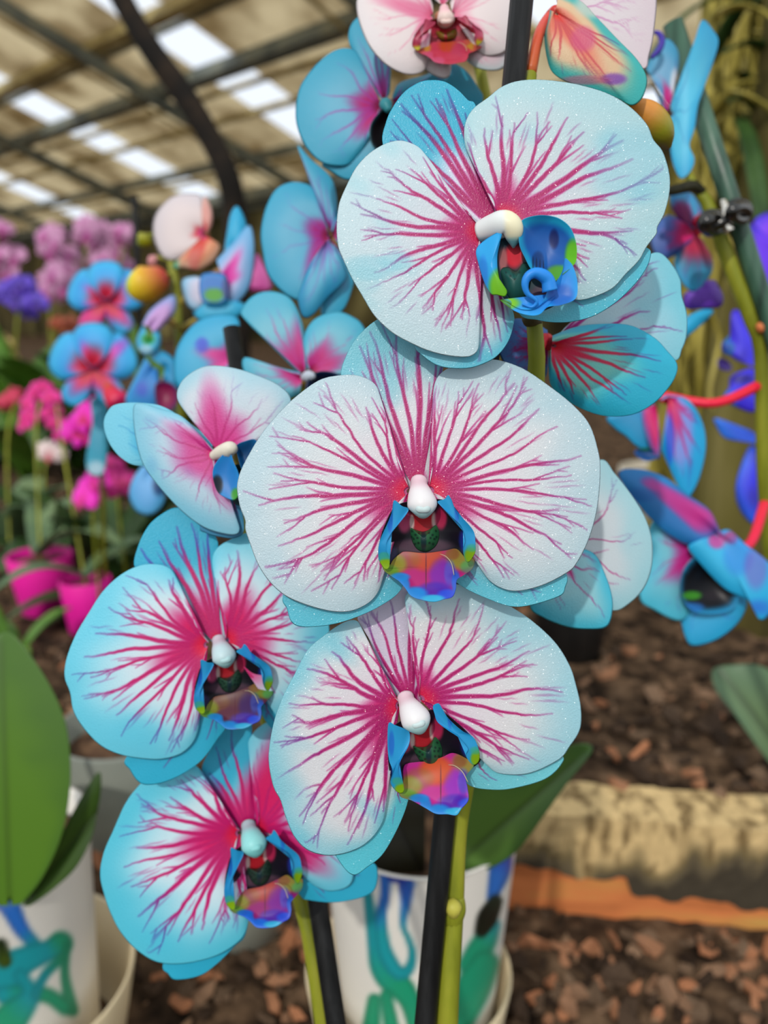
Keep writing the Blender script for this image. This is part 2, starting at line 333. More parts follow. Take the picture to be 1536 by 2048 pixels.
# far wall of the glasshouse under the eave, dim mesh cladding
M_WALL = noise_mat('back_cladding', [(30, 28, 12), (84, 74, 40), (120, 106, 62), (170, 158, 100)], 1.6, .9, (1, 1, .55), detail=6)
V = [EAVE + roof_pt(u, .5) + Vector((0, 0, dz)) for dz in (-.05, -3.6) for u in (-16, 30)]
back = obj('wall_back', mesh_np('wall_back', np.array([list(v) for v in V]), [(0, 1, 3, 2)]), M_WALL); tag(back, kind='structure')
sd = back.modifiers.new('thick', 'SOLIDIFY'); sd.thickness = .08
# ------------------------------------------------------------------ petals and flowers
class Fl: pass
def veins(rng, n, vlen, br, w0, pull=.25, fine=2.0, sr=(0, 1)):
    out = []; sw = sr[1] - sr[0]; q = sw/n
    def add(S, R, w, it): out.append((S, R, w, it))
    for k in range(n):
        s0 = sr[0] + (k + .5 + rng.uniform(-.24, .24))*q; t = (s0 - .5)*2
        L = min(.965, vlen*(1 - .13*t*t) + rng.uniform(-.13, .06)); m = 30; R = np.linspace(.03, L, m)
        S = s0 + pull*(.5 - s0)*(1 - R)**2 + np.cumsum(rng.normal(0, .022, m))*q + .12*q*np.sin(R*rng.uniform(5, 11) + rng.uniform(0, 6))
        w = w0*rng.uniform(.7, 1.25); wl = w*(1.2 - .92*R/L); add(S, R, wl, np.clip(1.2 - .75*sm(.62, 1, R/L), 0, 1))
        sd_ = rng.choice([-1, 1])
        for j in range(rng.poisson(br)):
            i0 = rng.integers(int(m*.34), m - 3); sd_ = -sd_; ln = rng.uniform(.1, .27); r1 = min(.965, R[i0] + ln); x = np.linspace(0, 1, 10); R2 = R[i0] + (r1 - R[i0])*x
            S2 = S[i0] + sd_*rng.uniform(.22, .5)*q*(x**.8) + np.cumsum(rng.normal(0, .012, 10))*q
            w2 = wl[i0]*.72; add(S2, R2, w2*(1 - .6*x), np.clip(1 - .6*x, 0, 1))
            for z in range(rng.integers(0, 3)):
                i1 = rng.integers(2, 8); x3 = np.linspace(0, 1, 6); R3 = np.minimum(R2[i1] + rng.uniform(.05, .12)*x3, .97)
                add(S2[i1] + rng.choice([-1, 1])*rng.uniform(.12, .3)*q*x3, R3, w2*.55*(1 - .6*x3), .7*(1 - .6*x3))
    for k in range(int(n*fine)):
        s0 = rng.uniform(sr[0] + .02, sr[1] - .02); ra = rng.uniform(.45, .78); R = np.linspace(ra, min(.97, ra + rng.uniform(.1, .24)), 8)
        add(s0 + np.cumsum(rng.normal(0, .02, 8))*q, R, w0*.3 + 0*R, .34*np.sin(np.linspace(.3, 2.8, 8)))
    return out
def snoise(rng, X, sc_, k=6):
    o = 0
    for _ in range(k):
        a = rng.uniform(0, 6.28); f = rng.uniform(.5, 1.6)/sc_; o = o + np.sin((X[..., 0]*math.cos(a) + X[..., 1]*math.sin(a))*f*6.28 + rng.uniform(0, 6.28))
    return o/k**.5/1.4
DEF = dict(body=(208, 220, 226), edge=(150, 206, 224), e0=.55, e1=1.05, ek=.8, vein=(178, 6, 102), vtip=(104, 70, 150), flush=(202, 10, 104), core=(220, 14, 74),
           rf=.26, rc=.12, fk=1.0, nv=11, vlen=.86, br=3.2, vw=3.6, pull=.25, fine=2.5, z0=0., h=20., c=8., tip=-4., wv=2.5, wk=2.3, blob=(), q=1.0, back=None, vk=1.0, blotch=.25, bcol=None, thick=.0005, bend=None, sr=(0, 1), inner=(232, 214, 224), ik=.0)
def organ(fl, name, base, outline, seed=1, mat=None, closed=False, label=None, **kw):
    p = dict(DEF); p.update(kw); rng = np.random.default_rng(seed)
    O = pts(outline) if isinstance(outline, str) else np.asarray(outline, float); base = np.array(base, float)
    per = np.linalg.norm(np.diff(O, axis=0), axis=1).sum(); rmax = np.linalg.norm(O - base, axis=1).max()
    na = int(max(24, min(480, per/2.5*p['q']))); nr = int(max(8, min(118, rmax/3.0*p['q'])))
    C = catmull(O, na, closed); na = len(C)
    Rr = np.linspace(.02 if not closed else 0.0, 1, nr)**.85; S1 = np.linspace(0, 1, na)
    R, S = np.meshgrid(Rr, S1, indexing='ij')
    X = base + (C[None] - base)*R[..., None]
    def zf(R, S, X):
        if p['bend'] is not None: z = p['bend'](X, R, S)
        elif closed: z = p['z0'] + p['h']*R**2
        else:
            t = (S - .5)*2
            z = p['z0'] + p['h']*(1.6*R**.7 - 1.2*R**2.2) - p['c']*t*t*R + p['wv']*R**3*np.sin(6.283*p['wk']*S + seed) + p['tip']*R**2
        return z - fl.g[0]*(X[..., 0] - fl.c[0]) - fl.g[1]*(X[..., 1] - fl.c[1])
    Z = zf(R, S, X)
    # colour
    col = np.broadcast_to(np.array(p['body'], float), X.shape[:-1] + (3,)).copy()
    sn = snoise(rng, np.stack([S*8, S*0], -1), 3.0); nz = snoise(rng, X, 120.0)
    te = sm(p['e0'], p['e1'], R + .06*sn + .05*nz)*p['ek']; col = lerp(col, np.array(p['edge'], float), te)
    col = lerp(col, np.array(p['bcol'] or p['edge'], float), np.clip(nz - .45, 0, 1)*p['blotch']*sm(.25, .6, R))
    if p['ik']: col = lerp(col, np.array(p['inner'], float), p['ik']*(1 - sm(.3, .68, R + .06*sn)))
    if p['fk']:
        f = 1 - sm(p['rf']*.45, p['rf']*1.15, R*(1 + .42*sn)); col = lerp(col, np.array(p['flush'], float), f*p['fk'])
    if p['nv']:
        A = np.zeros_like(R); scl = max(.35, rmax/340.0)
        for Sv, Rv, wv_, it in veins(rng, p['nv'], p['vlen'], p['br'], p['vw']*scl, p['pull'], p['fine'], p['sr']):
            it = np.broadcast_to(it, Rv.shape); Sv = np.clip(Sv, 0, 1)
            Pv = np.stack([np.interp(Sv, S1, C[:, k]) for k in (0, 1)], 1); Pv = base + (Pv - base)*Rv[:, None]
            for i in range(len(Rv) - 1):
                mg = 7*scl + 3; ra, rb = sorted((Rv[i], Rv[i+1])); i0 = np.searchsorted(Rr, ra - mg/rmax*1.3) - 1; i1 = np.searchsorted(Rr, rb + mg/rmax*1.3) + 1
                ms = mg/max(per*max(rb, .05), 1)*2.2 + 1.5/na; sa, sb = sorted((Sv[i], Sv[i+1])); j0 = int(max(0, (sa - ms)*na)); j1 = int(min(na, (sb + ms)*na + 2)); i0 = max(0, i0)
                if i1 <= i0 or j1 <= j0: continue
                q = X[i0:i1, j0:j1]; a = Pv[i]; d = Pv[i+1] - a; l2 = d @ d + 1e-9
                t = np.clip(((q - a) @ d)/l2, 0, 1); ds = np.linalg.norm(q - a - t[..., None]*d, axis=-1)
                ww = np.maximum(wv_[i] + (wv_[i+1] - wv_[i])*t, .9); v = (1 - sm(ww*.4, ww*1.45 + 1.5*scl, ds))*(it[i] + (it[i+1] - it[i])*t)
                A[i0:i1, j0:j1] = np.maximum(A[i0:i1, j0:j1], v)
        vc = lerp(np.broadcast_to(np.array(p['vein'], float), X.shape[:-1] + (3,)), np.array(p['vtip'], float), sm(.55, .95, R + .1*nz))
        halo = A*0; col = col + (vc - col)*(np.clip(A*p['vk'], 0, 1)*(.35 + .65*sm(.0, .35, A)))[..., None]
    if p['fk']: col = lerp(col, np.array(p['core'], float), (1 - sm(p['rc']*.4, p['rc']*1.3, R))*p['fk'])
    for (bx, by, rx, ry, c, k) in p['blob']:
        d = ((X[..., 0] - bx)/rx)**2 + ((X[..., 1] - by)/ry)**2; col = lerp(col, np.array(c, float), k*(1 - sm(.35, 1.5, d)))
    # front sheet + coarse back sheet meeting at the rim
    D = fl.D*(1 - Z/FPX); V1 = pixa(X[..., 0], X[..., 1], D).reshape(-1, 3)
    nb = 7; Rb = np.linspace(1, .02, nb)[1:]; RB, SB = np.meshgrid(Rb, S1, indexing='ij'); XB = base + (C[None] - base)*RB[..., None]
    DB = fl.D*(1 - zf(RB, SB, XB)/FPX) + p['thick']*(1 - RB**4)
    V2 = pixa(XB[..., 0], XB[..., 1], DB).reshape(-1, 3)
    bc = np.array(p['back'], float) if p['back'] is not None else .55*np.array(p['body'], float) + .45*np.array(p['edge'], float)
    C2 = lerp(np.broadcast_to(bc, XB.shape[:-1] + (3,)), np.array(p['flush'], float), p['fk']*.6*(1 - sm(.05, .4, RB))).reshape(-1, 3)
    idx = np.concatenate([np.arange((nr-1)*na, nr*na)[None], np.arange(nr*na, nr*na + (nb-1)*na).reshape(nb-1, na)], 0)
    if closed: idx = np.concatenate([idx, idx[:, :1]], 1)
    Q2 = np.stack([idx[:-1, :-1], idx[:-1, 1:], idx[1:, 1:], idx[1:, :-1]], -1).reshape(-1, 4)
    Q = np.concatenate([grid_q(nr, na, closed), Q2]); V = np.concatenate([V1, V2]) - wloc(fl.o)
    o = obj(name, mesh_np(name, V, Q, np.concatenate([col.reshape(-1, 3), C2])), mat or (M_PETALG if fl.D < .215 and fl.o.parent is plant else M_PETAL), fl.o)
    if label: o['label'] = label
    return o
def flower(plant, c, D, to, g=(0, 0), stalk=((150, 140, 60), (190, 120, 90)), rad=.0022, label=None, mid=None):
    """flower part: its own mesh is the stalk behind the bloom; the petals hang under it"""
    fl = Fl(); fl.c, fl.D, fl.g = c, D, g
    P0 = pix(c[0], c[1], D*(1 + 16/FPX)); P1 = Vector(to)
    dv = (P1 - P0); m1 = Vector(mid) if mid is not None else P0 + dv*.5 + Vector((0, .25, .1))*dv.length
    pr = np.array([list(P0), list(P0 + Vector((0, .006, .001))), list(m1), list(P1)])
    V, F = tube_data(pr, [rad*.9, rad, rad*.9, rad], 8, 14); loc = P0 - Vector(wloc(plant))
    t = np.clip(np.linalg.norm(V - np.array(P0), axis=1)/max(dv.length, 1e-6), 0, 1)
    fl.o = obj('flower', mesh_np('flower', V - np.array(P0), F, lerp(np.broadcast_to(np.array(stalk[0], float), V.shape), np.array(stalk[1], float), 1 - t)), M_STEMC, plant, loc)
    if label: fl.o['label'] = label
    return fl
def blobmesh(fl, name, path, radii, colf, mat=None, ns=16, n=18, flat=1.0):
    """rounded solid along a pixel path (x, y, z px toward the lens)"""
    P = np.array(path, float); D = fl.D*(1 - P[:, 2]/FPX); W3 = pixa(P[:, 0], P[:, 1], D); k = fl.D/FPX
    P2 = np.array(W3); V, F = tube_data(P2, np.array(radii)*k, ns, n); xx, yy = to_px(V)
    o = obj(name, mesh_np(name, V - wloc(fl.o), F, colf(xx, yy)), mat or M_LIP, fl.o); return o
LIPC = dict(rim=(40, 168, 230), rim2=(36, 90, 220), dark=(14, 12, 26), lime=(142, 186, 14), red=(196, 30, 44), callus=(40, 108, 66), mid0=(206, 72, 40), mid1=(190, 30, 120), mid2=(120, 30, 190), medge=(30, 150, 236), column=(236, 234, 236), ctip=(150, 205, 205))
def lip(fl, a, b, c, q=1.0, seed=3, pal=None, dimmid=1.0, column=True, lobes=None, mid=None):
    """lip and column; a, b = tips of the side lobes, c = lowest point"""
    P = dict(LIPC); P.update(pal or {})
    P = {k: (tuple(v*(.98 if k in ('column', 'ctip') else .88) for v in x) if isinstance(x, tuple) else x) for k, x in P.items()}
    A0 = np.array([[787, 1002], [896, 990], [860, 1202]], float); B0 = np.array([a, b, c], float)
    Mx = np.column_stack([A0, np.ones(3)]); K = np.linalg.solve(Mx, B0); s = abs(np.linalg.det(K[:2]))**.5
    def T(s_): p_ = pts(s_) if isinstance(s_, str) else np.array(s_, float).reshape(-1, 2); return np.column_stack([p_, np.ones(len(p_))]) @ K
    fixed = {tuple(v) for v in P.values() if isinstance(v, tuple)}
    def B(*L):
        if P.get('mono'): L = [(x, y, rx, ry, cc if tuple(cc) in fixed else P['mid1'], k) for (x, y, rx, ry, cc, k) in L]
        L = [(x, y, rx, ry, cc if tuple(cc) in fixed else tuple(v*.86 for v in cc), k) for (x, y, rx, ry, cc, k) in L]
        return [(*T([[x, y]])[0], rx*s, ry*s, cc, k) for (x, y, rx, ry, cc, k) in L]
    Ki = np.linalg.inv(np.vstack([K.T, [0, 0, 1]]))
    def inv(X): return np.concatenate([X, np.ones(X.shape[:-1] + (1,))], -1) @ Ki.T[:, :2]
    # throat
    def zc(X, R, S_): m = inv(X); return s*(2 + 36*R**2.2*(1 - sm(1062, 1100, m[..., 1])) + 3)
    organ(fl, 'lip_throat', T([[850, 1068]])[0], T('794,1010 845,1000 894,1002 928,1040 949,1080 948,1116 905,1128 850,1118 800,1128 762,1124 758,1090 770,1048'), seed, M_LIP, True, fk=0, nv=0, q=1.0, blotch=0,
          body=P['dark'], edge=P['dark'], bend=zc, back=P['rim'], blob=B((845, 1040, 26, 34, P['red'], 1), (809, 1043, 14, 24, (206, 70, 120), .95), (824, 1045, 5, 16, (236, 214, 205), .9), (868, 1040, 5, 16, (236, 214, 205), .9), (882, 1036, 12, 24, (206, 40, 90), .95),
                   (846, 1092, 60, 16, (120, 80, 100), .7), (780, 1108, 16, 18, (70, 60, 130), .6), (932, 1080, 14, 26, (26, 60, 190), .9), (772, 1088, 10, 30, (26, 80, 200), .8)))
    def zcal(X, R, S_): return s*(6 + 26*(1 - R**2))
    organ(fl, 'callus', T([[848, 1078]])[0], T('819,1055 830,1059 846,1063 860,1058 873,1049 879,1063 877,1082 868,1096 852,1104 835,1099 824,1082'), seed, M_LIP, True, fk=0, nv=0, q=1.3, blotch=0, body=P['callus'], edge=P['callus'], bend=zcal,
          blob=B((847, 1080, 6, 24, (22, 52, 60), .9), *[(848 + sx_*dx, 1066 + dy, 2.6, 2.6, (14, 40, 34), .8) for sx_ in (-1, 1) for dx, dy in ((10, 0), (17, 4), (24, -4), (13, 10), (21, 12), (11, 20), (18, 22), (25, 8))]))
    def zm(X, R, S_):
        m = inv(X); return s*(17 + 44*sm(1095, 1205, m[..., 1]) + 11*sm(.6, 1, R)*sm(1120, 1165, m[..., 1]) - 6*np.abs((m[..., 0] - 852)/60)**2)
    k_ = dimmid
    organ(fl, 'lip', T([[852, 1135]])[0], pts(mid) if mid else T('812,1103 850,1106 890,1101 914,1098 934,1118 949,1116 946,1136 928,1150 914,1160 912,1178 905,1194 888,1199 868,1204 842,1200 822,1192 810,1176 797,1162 782,1152 768,1141 764,1128 776,1136 786,1120 800,1107'), seed, M_LIP, True, fk=0, nv=0, q=1.5, blotch=0,
          body=P['mid1'], edge=P['mid1'], bend=zm, back=P['medge'], blob=B((852, 1112, 34, 30, P['mid0'], k_), (812, 1118, 30, 22, (150, 100, 30), .5), (788, 1128, 26, 22, P['lime'], .65), (922, 1114, 32, 26, P['lime'], .7), (905, 1108, 14, 12, (150, 70, 40), .6), (884, 1150, 26, 34, P['mid2'], .75), (870, 1182, 36, 18, (70, 30, 190), .8),
                   (778, 1143, 20, 14, (80, 180, 40), .6), (800, 1154, 20, 9, P['medge'], .9), (830, 1188, 26, 15, P['medge'], .95), (808, 1170, 12, 16, P['medge'], .9), (896, 1190, 22, 12, (40, 90, 240), .9), (866, 1198, 24, 9, (50, 190, 240), 1), (900, 1146, 12, 26, (60, 120, 230), .5), (912, 1165, 9, 24, (40, 110, 230), .9), (938, 1134, 18, 14, (60, 180, 110), .6), (852, 1140, 1.6, 40, (90, 20, 50), .6)))
    def zl(sgn):
        def f(X, R, S_):
            m = inv(X); u = (m[..., 0] - 850)*sgn
            return s*(34 + 22*np.exp(-((u - 62)/34.0)**2) + 8*R**2 - 16*sm(1085, 1140, m[..., 1]))
        return f
    organ(fl, 'side_lobe', pts(lobes[0]).mean(0) if lobes else T([[784, 1062]])[0], pts(lobes[0]) if lobes else T('787,1002 794,1003 804,1012 817,1017 813,1028 799,1046 783,1066 773,1085 773,1102 779,1117 778,1134 771,1139 763,1130 757,1117 757,1093 763,1073 774,1049 783,1026'), seed, M_LIP, True, fk=0, nv=0, q=1.4, blotch=.3, bcol=P['rim2'], body=P['rim'], edge=P['rim'], bend=zl(-1), back=P['rim2'],
          blob=B((771, 1131, 16, 15, P['lime'], 1), (768, 1112, 12, 8, (70, 190, 150), .7), (780, 1040, 6, 26, P['rim2'], .55)))
    organ(fl, 'side_lobe', pts(lobes[1]).mean(0) if lobes else T([[926, 1062]])[0], pts(lobes[1]) if lobes else T('896,990 903,999 909,1015 924,1034 947,1062 951,1088 950,1106 938,1124 930,1119 926,1098 930,1078 922,1052 903,1033 884,1014 875,1003 889,998'), seed + 1, M_LIP, True, fk=0, nv=0, q=1.4, blotch=.3, bcol=P['rim2'], body=P['rim'], edge=P['rim'], bend=zl(1), back=P['rim2'],
          blob=B((942, 1112, 14, 17, P['lime'], 1), (944, 1096, 12, 8, (70, 190, 150), .7), (914, 1022, 5, 24, P['rim2'], .5)))
    # two thin tendril lines on the lip
    q0 = T('880,1108 892,1113 903,1127 908,1150'); blobmesh(fl, 'tendril', [(x, y, s*(32 + 6*i)) for i, (x, y) in enumerate(q0)], [.5*s, .9*s, .7*s], lambda x, y: np.broadcast_to(np.array((190, 176, 140.)), (len(x), 3)), ns=6, n=12)
    if column:
        q1 = T('838,962 838,972 841,992 845,1012 846,1026 846,1036'); zz = [2, 14, 34, 46, 44, 36]
        tipy = T([[846, 1030]])[0]
        def cc(x, y):
            m = inv(np.stack([x, y], -1)); c0 = np.broadcast_to(np.array(P['column'], float), (len(x), 3)); c0 = lerp(c0, np.array((232, 150, 176.)), .35*(1 - sm(962, 982, m[:, 1])))
            return lerp(c0, np.array(P['ctip'], float), .8*sm(1012, 1028, m[:, 1]))
        blobmesh(fl, 'column', [(x, y, z*s) for (x, y), z in zip(q1, zz)], [17*s, 17*s, 25*s, 29*s, 17*s, 1.5*s], cc, ns=20, n=26)
        q2 = T('831,1012 838,1017 846,1019 854,1017 861,1011'); blobmesh(fl, 'anther_cap', [(x, y, z*s) for (x, y), z in zip(q2, (60, 66, 68, 66, 60))], [3*s, 8*s, 7*s, 8*s, 3*s], lambda x, y: np.broadcast_to(np.array(P['ctip'], float)*.4 + np.array(P['column'], float)*.6, (len(x), 3)), ns=12, n=20)
    return K
# ------------------------------------------------------------------ main orchid plant
def path3(s): 
    return np.array([list(pix(*[float(v) for v in p.split(',')])) for p in s.split()])
def nearest(path, p):
    P = np.asarray(path); Q = np.concatenate([P[i] + (P[i+1] - P[i])*np.linspace(0, 1, 20)[:, None] for i in range(len(P) - 1)])
    return Vector(Q[np.argmin(np.linalg.norm(Q - np.array(p), axis=1))].tolist())
PB = pix(870, 2048, .236); PX, PY = PB.x - .012, PB.y
plant = empty('orchid_plant', (PX, PY, .105), 'tall two-spiked orchid with big white and cyan flowers veined in magenta, tied to black stakes', 'orchid')
stA = np.vstack([[[PX + .006, PY + .012, .10]], path3('888,2400,.25 893,2048,.238 905,1815,.237 910,1690,.236 925,1580,.235 985,1300,.230 1045,1000,.222 1072,760,.210 1068,640,.205 1050,420,.208 1052,250,.214 1060,150,.218')])
o = tube('stem', stA, [.0036, .0036, .0036, .0035, .0034, .0033, .003, .0027, .0024, .0021, .002, .002, .0019], M_STEM, plant, 14, 90)
tube('stem_node', path3('903,1840,.237 905,1815,.2365 907,1790,.2365'), [.0034, .0042, .0033], M_STEM, plant, 14, 12)
tube('node_bract', path3('907,1830,.2335 906,1812,.2325 905,1796,.2342'), [.0016, .0027, .0006], noise_mat('bract', [(170, 166, 60), (190, 182, 84)], 60, .5), plant, 10, 12)
tube('node_bract', path3('1082,645,.2043 1060,636,.2030 1046,628,.2040'), [.0006, .0024, .0006], noise_mat('bract_dark', [(52, 44, 24), (82, 70, 34)], 60, .5), plant, 10, 12)
stB = np.vstack([[[PX - .006, PY + .006, .10]], path3('700,2400,.27 648,2048,.268 618,1860,.27 600,1790,.272 560,1560,.27 520,1330,.262 490,1100,.258 480,930,.262 520,820,.28 600,790,.295 655,640,.305 672,500,.305')])
tube('stem', stB, [.0036, .0036, .0032, .003, .003, .003, .0028, .0026, .0024, .0022, .002, .002, .002], M_STEM, plant, 12, 90)
SEP = dict(h=2., c=10., tip=-6., wv=2., nv=6, vlen=.85, br=1.6, vw=3.8, pull=.05, rf=.2, z0=-9., sr=(.22, .78), e0=.3, e1=.8, ek=.95, edge=(62, 184, 212), fine=1.0)
def F(c, D, st, **k):
    pl = k.pop('plant', plant); return flower(pl, c, D, nearest(st, pix(c[0], c[1], D)), **k)
# --- top flower
f = F((990, 455), .183, stA, label='topmost front flower, tilted, with a curled blue lip')
organ(f, 'sepal', (996, 462), '1016,448 1000,404 968,300 952,213 936,200 915,179 889,163 860,160 837,165 808,184 785,215 772,244 765,286 790,345 870,420 950,470', 11, **{**SEP, 'edge': (40, 176, 208), 'body': (226, 222, 238), 'vtip': (30, 24, 130), 'e0': .32, 'e1': .62, 'nv': 7, 'vlen': .94, 'vw': 5, 'sr': (.34, .66)})
organ(f, 'sepal', (968, 478), '960,482 900,560 850,640 830,690 842,709 868,728 894,736 933,737 961,730 992,714 1015,686 1026,654 1027,626 1005,580 985,510', 12, **{**SEP, 'edge': (84, 190, 214), 'body': (206, 222, 230), 'rf': .42, 'fk': .85, 'nv': 6, 'vlen': .92, 'tip': -10, 'sr': (.58, .97), 'vw': 7, 'e0': .72, 'e1': 1.02, 'br': 1.4, 'pull': 0})
organ(f, 'sepal', (1012, 488), '1060,480 1150,490 1250,490 1297,497 1300,519 1286,548 1263,576 1232,605 1190,631 1148,643 1109,645 1075,640 1039,628 1010,560', 13, **{**SEP, 'edge': (70, 190, 214), 'nv': 5, 'body': (196, 214, 228), 'sr': (.5, .98), 'e0': .5, 'e1': 1.0})
organ(f, 'petal', (965, 462), '965,450 944,432 920,403 900,382 887,367 874,341 855,314 837,294 816,284 795,281 769,288 738,307 712,335 694,369 678,408 673,453 676,492 683,512 702,554 723,590 749,632 785,666 827,689 858,702 894,711 933,714 952,705 958,686 957,660 952,608 949,546 952,504 959,478', 14, nv=19, vlen=.80, br=2.4, vw=4.6, ik=.4, rf=.28, body=(200, 218, 226), edge=(190, 220, 228), blotch=.3, bcol=(110, 200, 216), vtip=(96, 60, 140), blob=[(740, 536, 60, 26, (110, 196, 216), .4), (790, 522, 34, 20, (130, 206, 222), .35), (730, 560, 36, 30, (140, 206, 220), .3)])
organ(f, 'petal', (1000, 440), '996,427 990,411 984,388 965,348 936,307 928,270 933,239 949,215 976,195 1001,175 1031,163 1069,159 1113,162 1165,171 1220,189 1263,216 1294,249 1307,279 1326,304 1339,348 1339,386 1329,427 1315,454 1313,468 1294,493 1278,521 1252,548 1226,576 1190,593 1156,600 1136,588 1096,530 1046,482', 15, nv=19, vlen=.84, br=2.2, vw=5.0, ik=.4, rf=.28, body=(198, 217, 222), edge=(166, 212, 220), blotch=.25, bcol=(120, 200, 216), pull=.15, blob=[(1262, 330, 90, 80, (130, 200, 220), .4)])
# its lip: one lobe seen edge-on, one wide open, tip rolled into a spiral
TB = (34, 160, 226)
def bz(a, b): return lambda X, R, S: a + b*R**2
organ(f, 'lip_throat', (1040, 560), '1000,480 1036,470 1060,500 1082,545 1112,570 1116,606 1062,626 1012,602 998,560', 16, M_LIP, True, fk=0, nv=0, body=(12, 56, 62), edge=(10, 40, 60), bend=bz(18, 10), blob=[(1028, 512, 20, 26, (226, 40, 60), 1), (1006, 520, 9, 26, (190, 110, 110), .9), (1084, 590, 26, 20, (90, 40, 70), .7)])
organ(f, 'callus', (1030, 562), '1000,540 1016,534 1032,542 1046,526 1060,530 1062,556 1052,590 1030,604 1014,590 1006,566', 17, M_LIP, True, fk=0, nv=0, body=(24, 84, 78), edge=(18, 70, 60), bend=lambda X, R, S: 24 + 20*(1 - R*R), blob=[(1012 + 9*i, 545 + 7*(i % 3), 2.5, 2.5, (8, 34, 34), .8) for i in range(6)])
organ(f, 'side_lobe', (980, 530), '1003,462 1000,485 995,511 996,542 1002,566 1014,581 1010,593 994,590 982,588 969,566 958,532 952,501 968,481', 18, M_LIP, True, fk=0, nv=0, body=TB, edge=TB, bcol=(26, 90, 220), blotch=.4, bend=lambda X, R, S: 44 + 16*sm(955, 1000, X[..., 0]) - 10*R**2, blob=[(1000, 574, 22, 36, (110, 184, 24), 1), (966, 545, 10, 34, (30, 110, 220), .5)])
organ(f, 'side_lobe', (1092, 500), '1042,443 1057,434 1086,430 1117,436 1140,454 1151,480 1154,506 1149,528 1122,552 1101,568 1086,552 1064,540 1050,516 1039,490 1038,462', 19, M_LIP, True, fk=0, nv=0, q=1.6, body=(20, 90, 170), edge=(30, 164, 206), e0=.68, e1=.95, ek=1, blotch=.4, bcol=(10, 30, 100), bend=lambda X, R, S: 32 + 26*R**2.2 + 10*sm(1090, 1150, X[..., 0]), blob=[(1146, 512, 16, 34, (96, 184, 18), 1), (1116, 548, 24, 18, (90, 160, 24), .85), (1108, 478, 10, 20, (8, 20, 80), .8), (1076, 520, 12, 18, (12, 40, 90), .6)] + [(1066 + 7*i, 528 + 3*i, 1.6, 16, (8, 24, 50), .7) for i in range(4)])
organ(f, 'lip', (1118, 586), '1130,517 1140,524 1148,537 1155,566 1151,597 1122,610 1096,614 1080,628 1060,631 1029,622 1000,600 1012,604 1040,618 1066,618 1084,606 1093,586 1098,572 1110,566 1121,550 1127,534', 20, M_LIP, True, fk=0, nv=0, q=1.6, body=(34, 140, 226), edge=(44, 168, 236), bcol=(22, 80, 200), blotch=.5, bend=lambda X, R, S: 60 + 10*R**2 - 22*sm(1060, 1010, X[..., 0]), blob=[(1006, 606, 34, 14, (120, 190, 30), 1), (1122, 592, 26, 24, (20, 84, 180), .7)])
blobmesh(f, 'tendril', [(1100, 582, 74), (1096, 562, 78), (1086, 551, 82), (1070, 546, 84), (1056, 553, 84), (1050, 568, 82), (1055, 587, 78), (1073, 602, 74), (1064, 614, 70), (1044, 608, 68)], [15, 13, 12, 10, 8.5, 7, 5, 4, 3, 2], lambda x, y: np.broadcast_to(np.array((36, 140, 232.)), (len(x), 3)), n=60)
blobmesh(f, 'column', [(962, 464, 4), (985, 455, 22), (1008, 448, 42), (1024, 456, 50), (1027, 476, 44), (1027, 496, 36)], [22, 25, 26, 22, 15, 2], lambda x, y: lerp(lerp(np.broadcast_to(np.array((226, 232, 232.)), (len(x), 3)), np.array((240, 234, 200.)), sm(1004, 1016, x)), np.array((90, 170, 184.)), .85*sm(470, 484, y)), ns=20, n=26)
# --- middle flower
f = F((840, 985), .19, stA, label='middle front flower facing out squarely, the widest bloom')
organ(f, 'sepal', (840, 990), '800,965 780,905 752,850 700,790 682,750 692,712 711,678 740,649 765,634 800,622 850,632 890,680 884,745 872,789 884,860 884,943 880,965', 21, **{**SEP, 'body': (222, 220, 226), 'edge': (110, 196, 214), 'e0': .45, 'e1': .9, 'vlen': 1.0, 'nv': 7, 'vw': 5, 'br': 1.6, 'sr': (.30, .68), 'pull': -.1, 'rf': .3})
organ(f, 'sepal', (822, 1012), '800,1000 700,1040 600,1110 566,1191 574,1218 583,1244 605,1254 653,1251 701,1239 759,1213 802,1179 820,1120 830,1060', 22, **{**SEP, 'body': (190, 206, 222), 'edge': (84, 192, 214), 'e0': .25, 'nv': 5})
organ(f, 'sepal', (858, 1012), '870,1060 880,1120 913,1165 976,1198 1038,1214 1116,1194 1131,1174 1132,1145 1090,1070 960,1020 880,1000', 23, **{**SEP, 'body': (186, 208, 222), 'edge': (90, 194, 214), 'e0': .25, 'nv': 5})
organ(f, 'petal', (820, 982), '807,946 786,904 769,853 762,808 755,776 738,759 709,750 675,751 641,759 607,781 573,810 539,847 514,881 488,927 477,955 474,980 480,1014 490,1040 491,1060 500,1088 517,1131 542,1167 573,1193 613,1210 653,1221 687,1224 715,1218 743,1201 760,1176 764,1148 760,1119 763,1082 774,1040 789,1012', 24, nv=21, vlen=.88, br=2.8, vw=3.7, ik=.6, rf=.24, body=(214, 220, 224), edge=(176, 208, 220), blotch=.35, vtip=(150, 40, 130))
organ(f, 'petal', (856, 982), '863,950 870,919 874,871 867,823 866,789 872,760 889,741 923,726 971,719 1005,722 1048,738 1096,770 1144,808 1178,847 1195,895 1201,938 1195,1015 1178,1078 1154,1126 1135,1145 1087,1170 1038,1182 1005,1177 976,1158 957,1126 952,1092 944,1064 918,1015 884,992', 25, nv=22, vlen=.87, br=2.6, vw=3.4, ik=.6, rf=.24, body=(216, 220, 224), edge=(170, 206, 218), blotch=.35, vtip=(150, 40, 130))
lip(f, (787, 1002), (896, 990), (860, 1202))
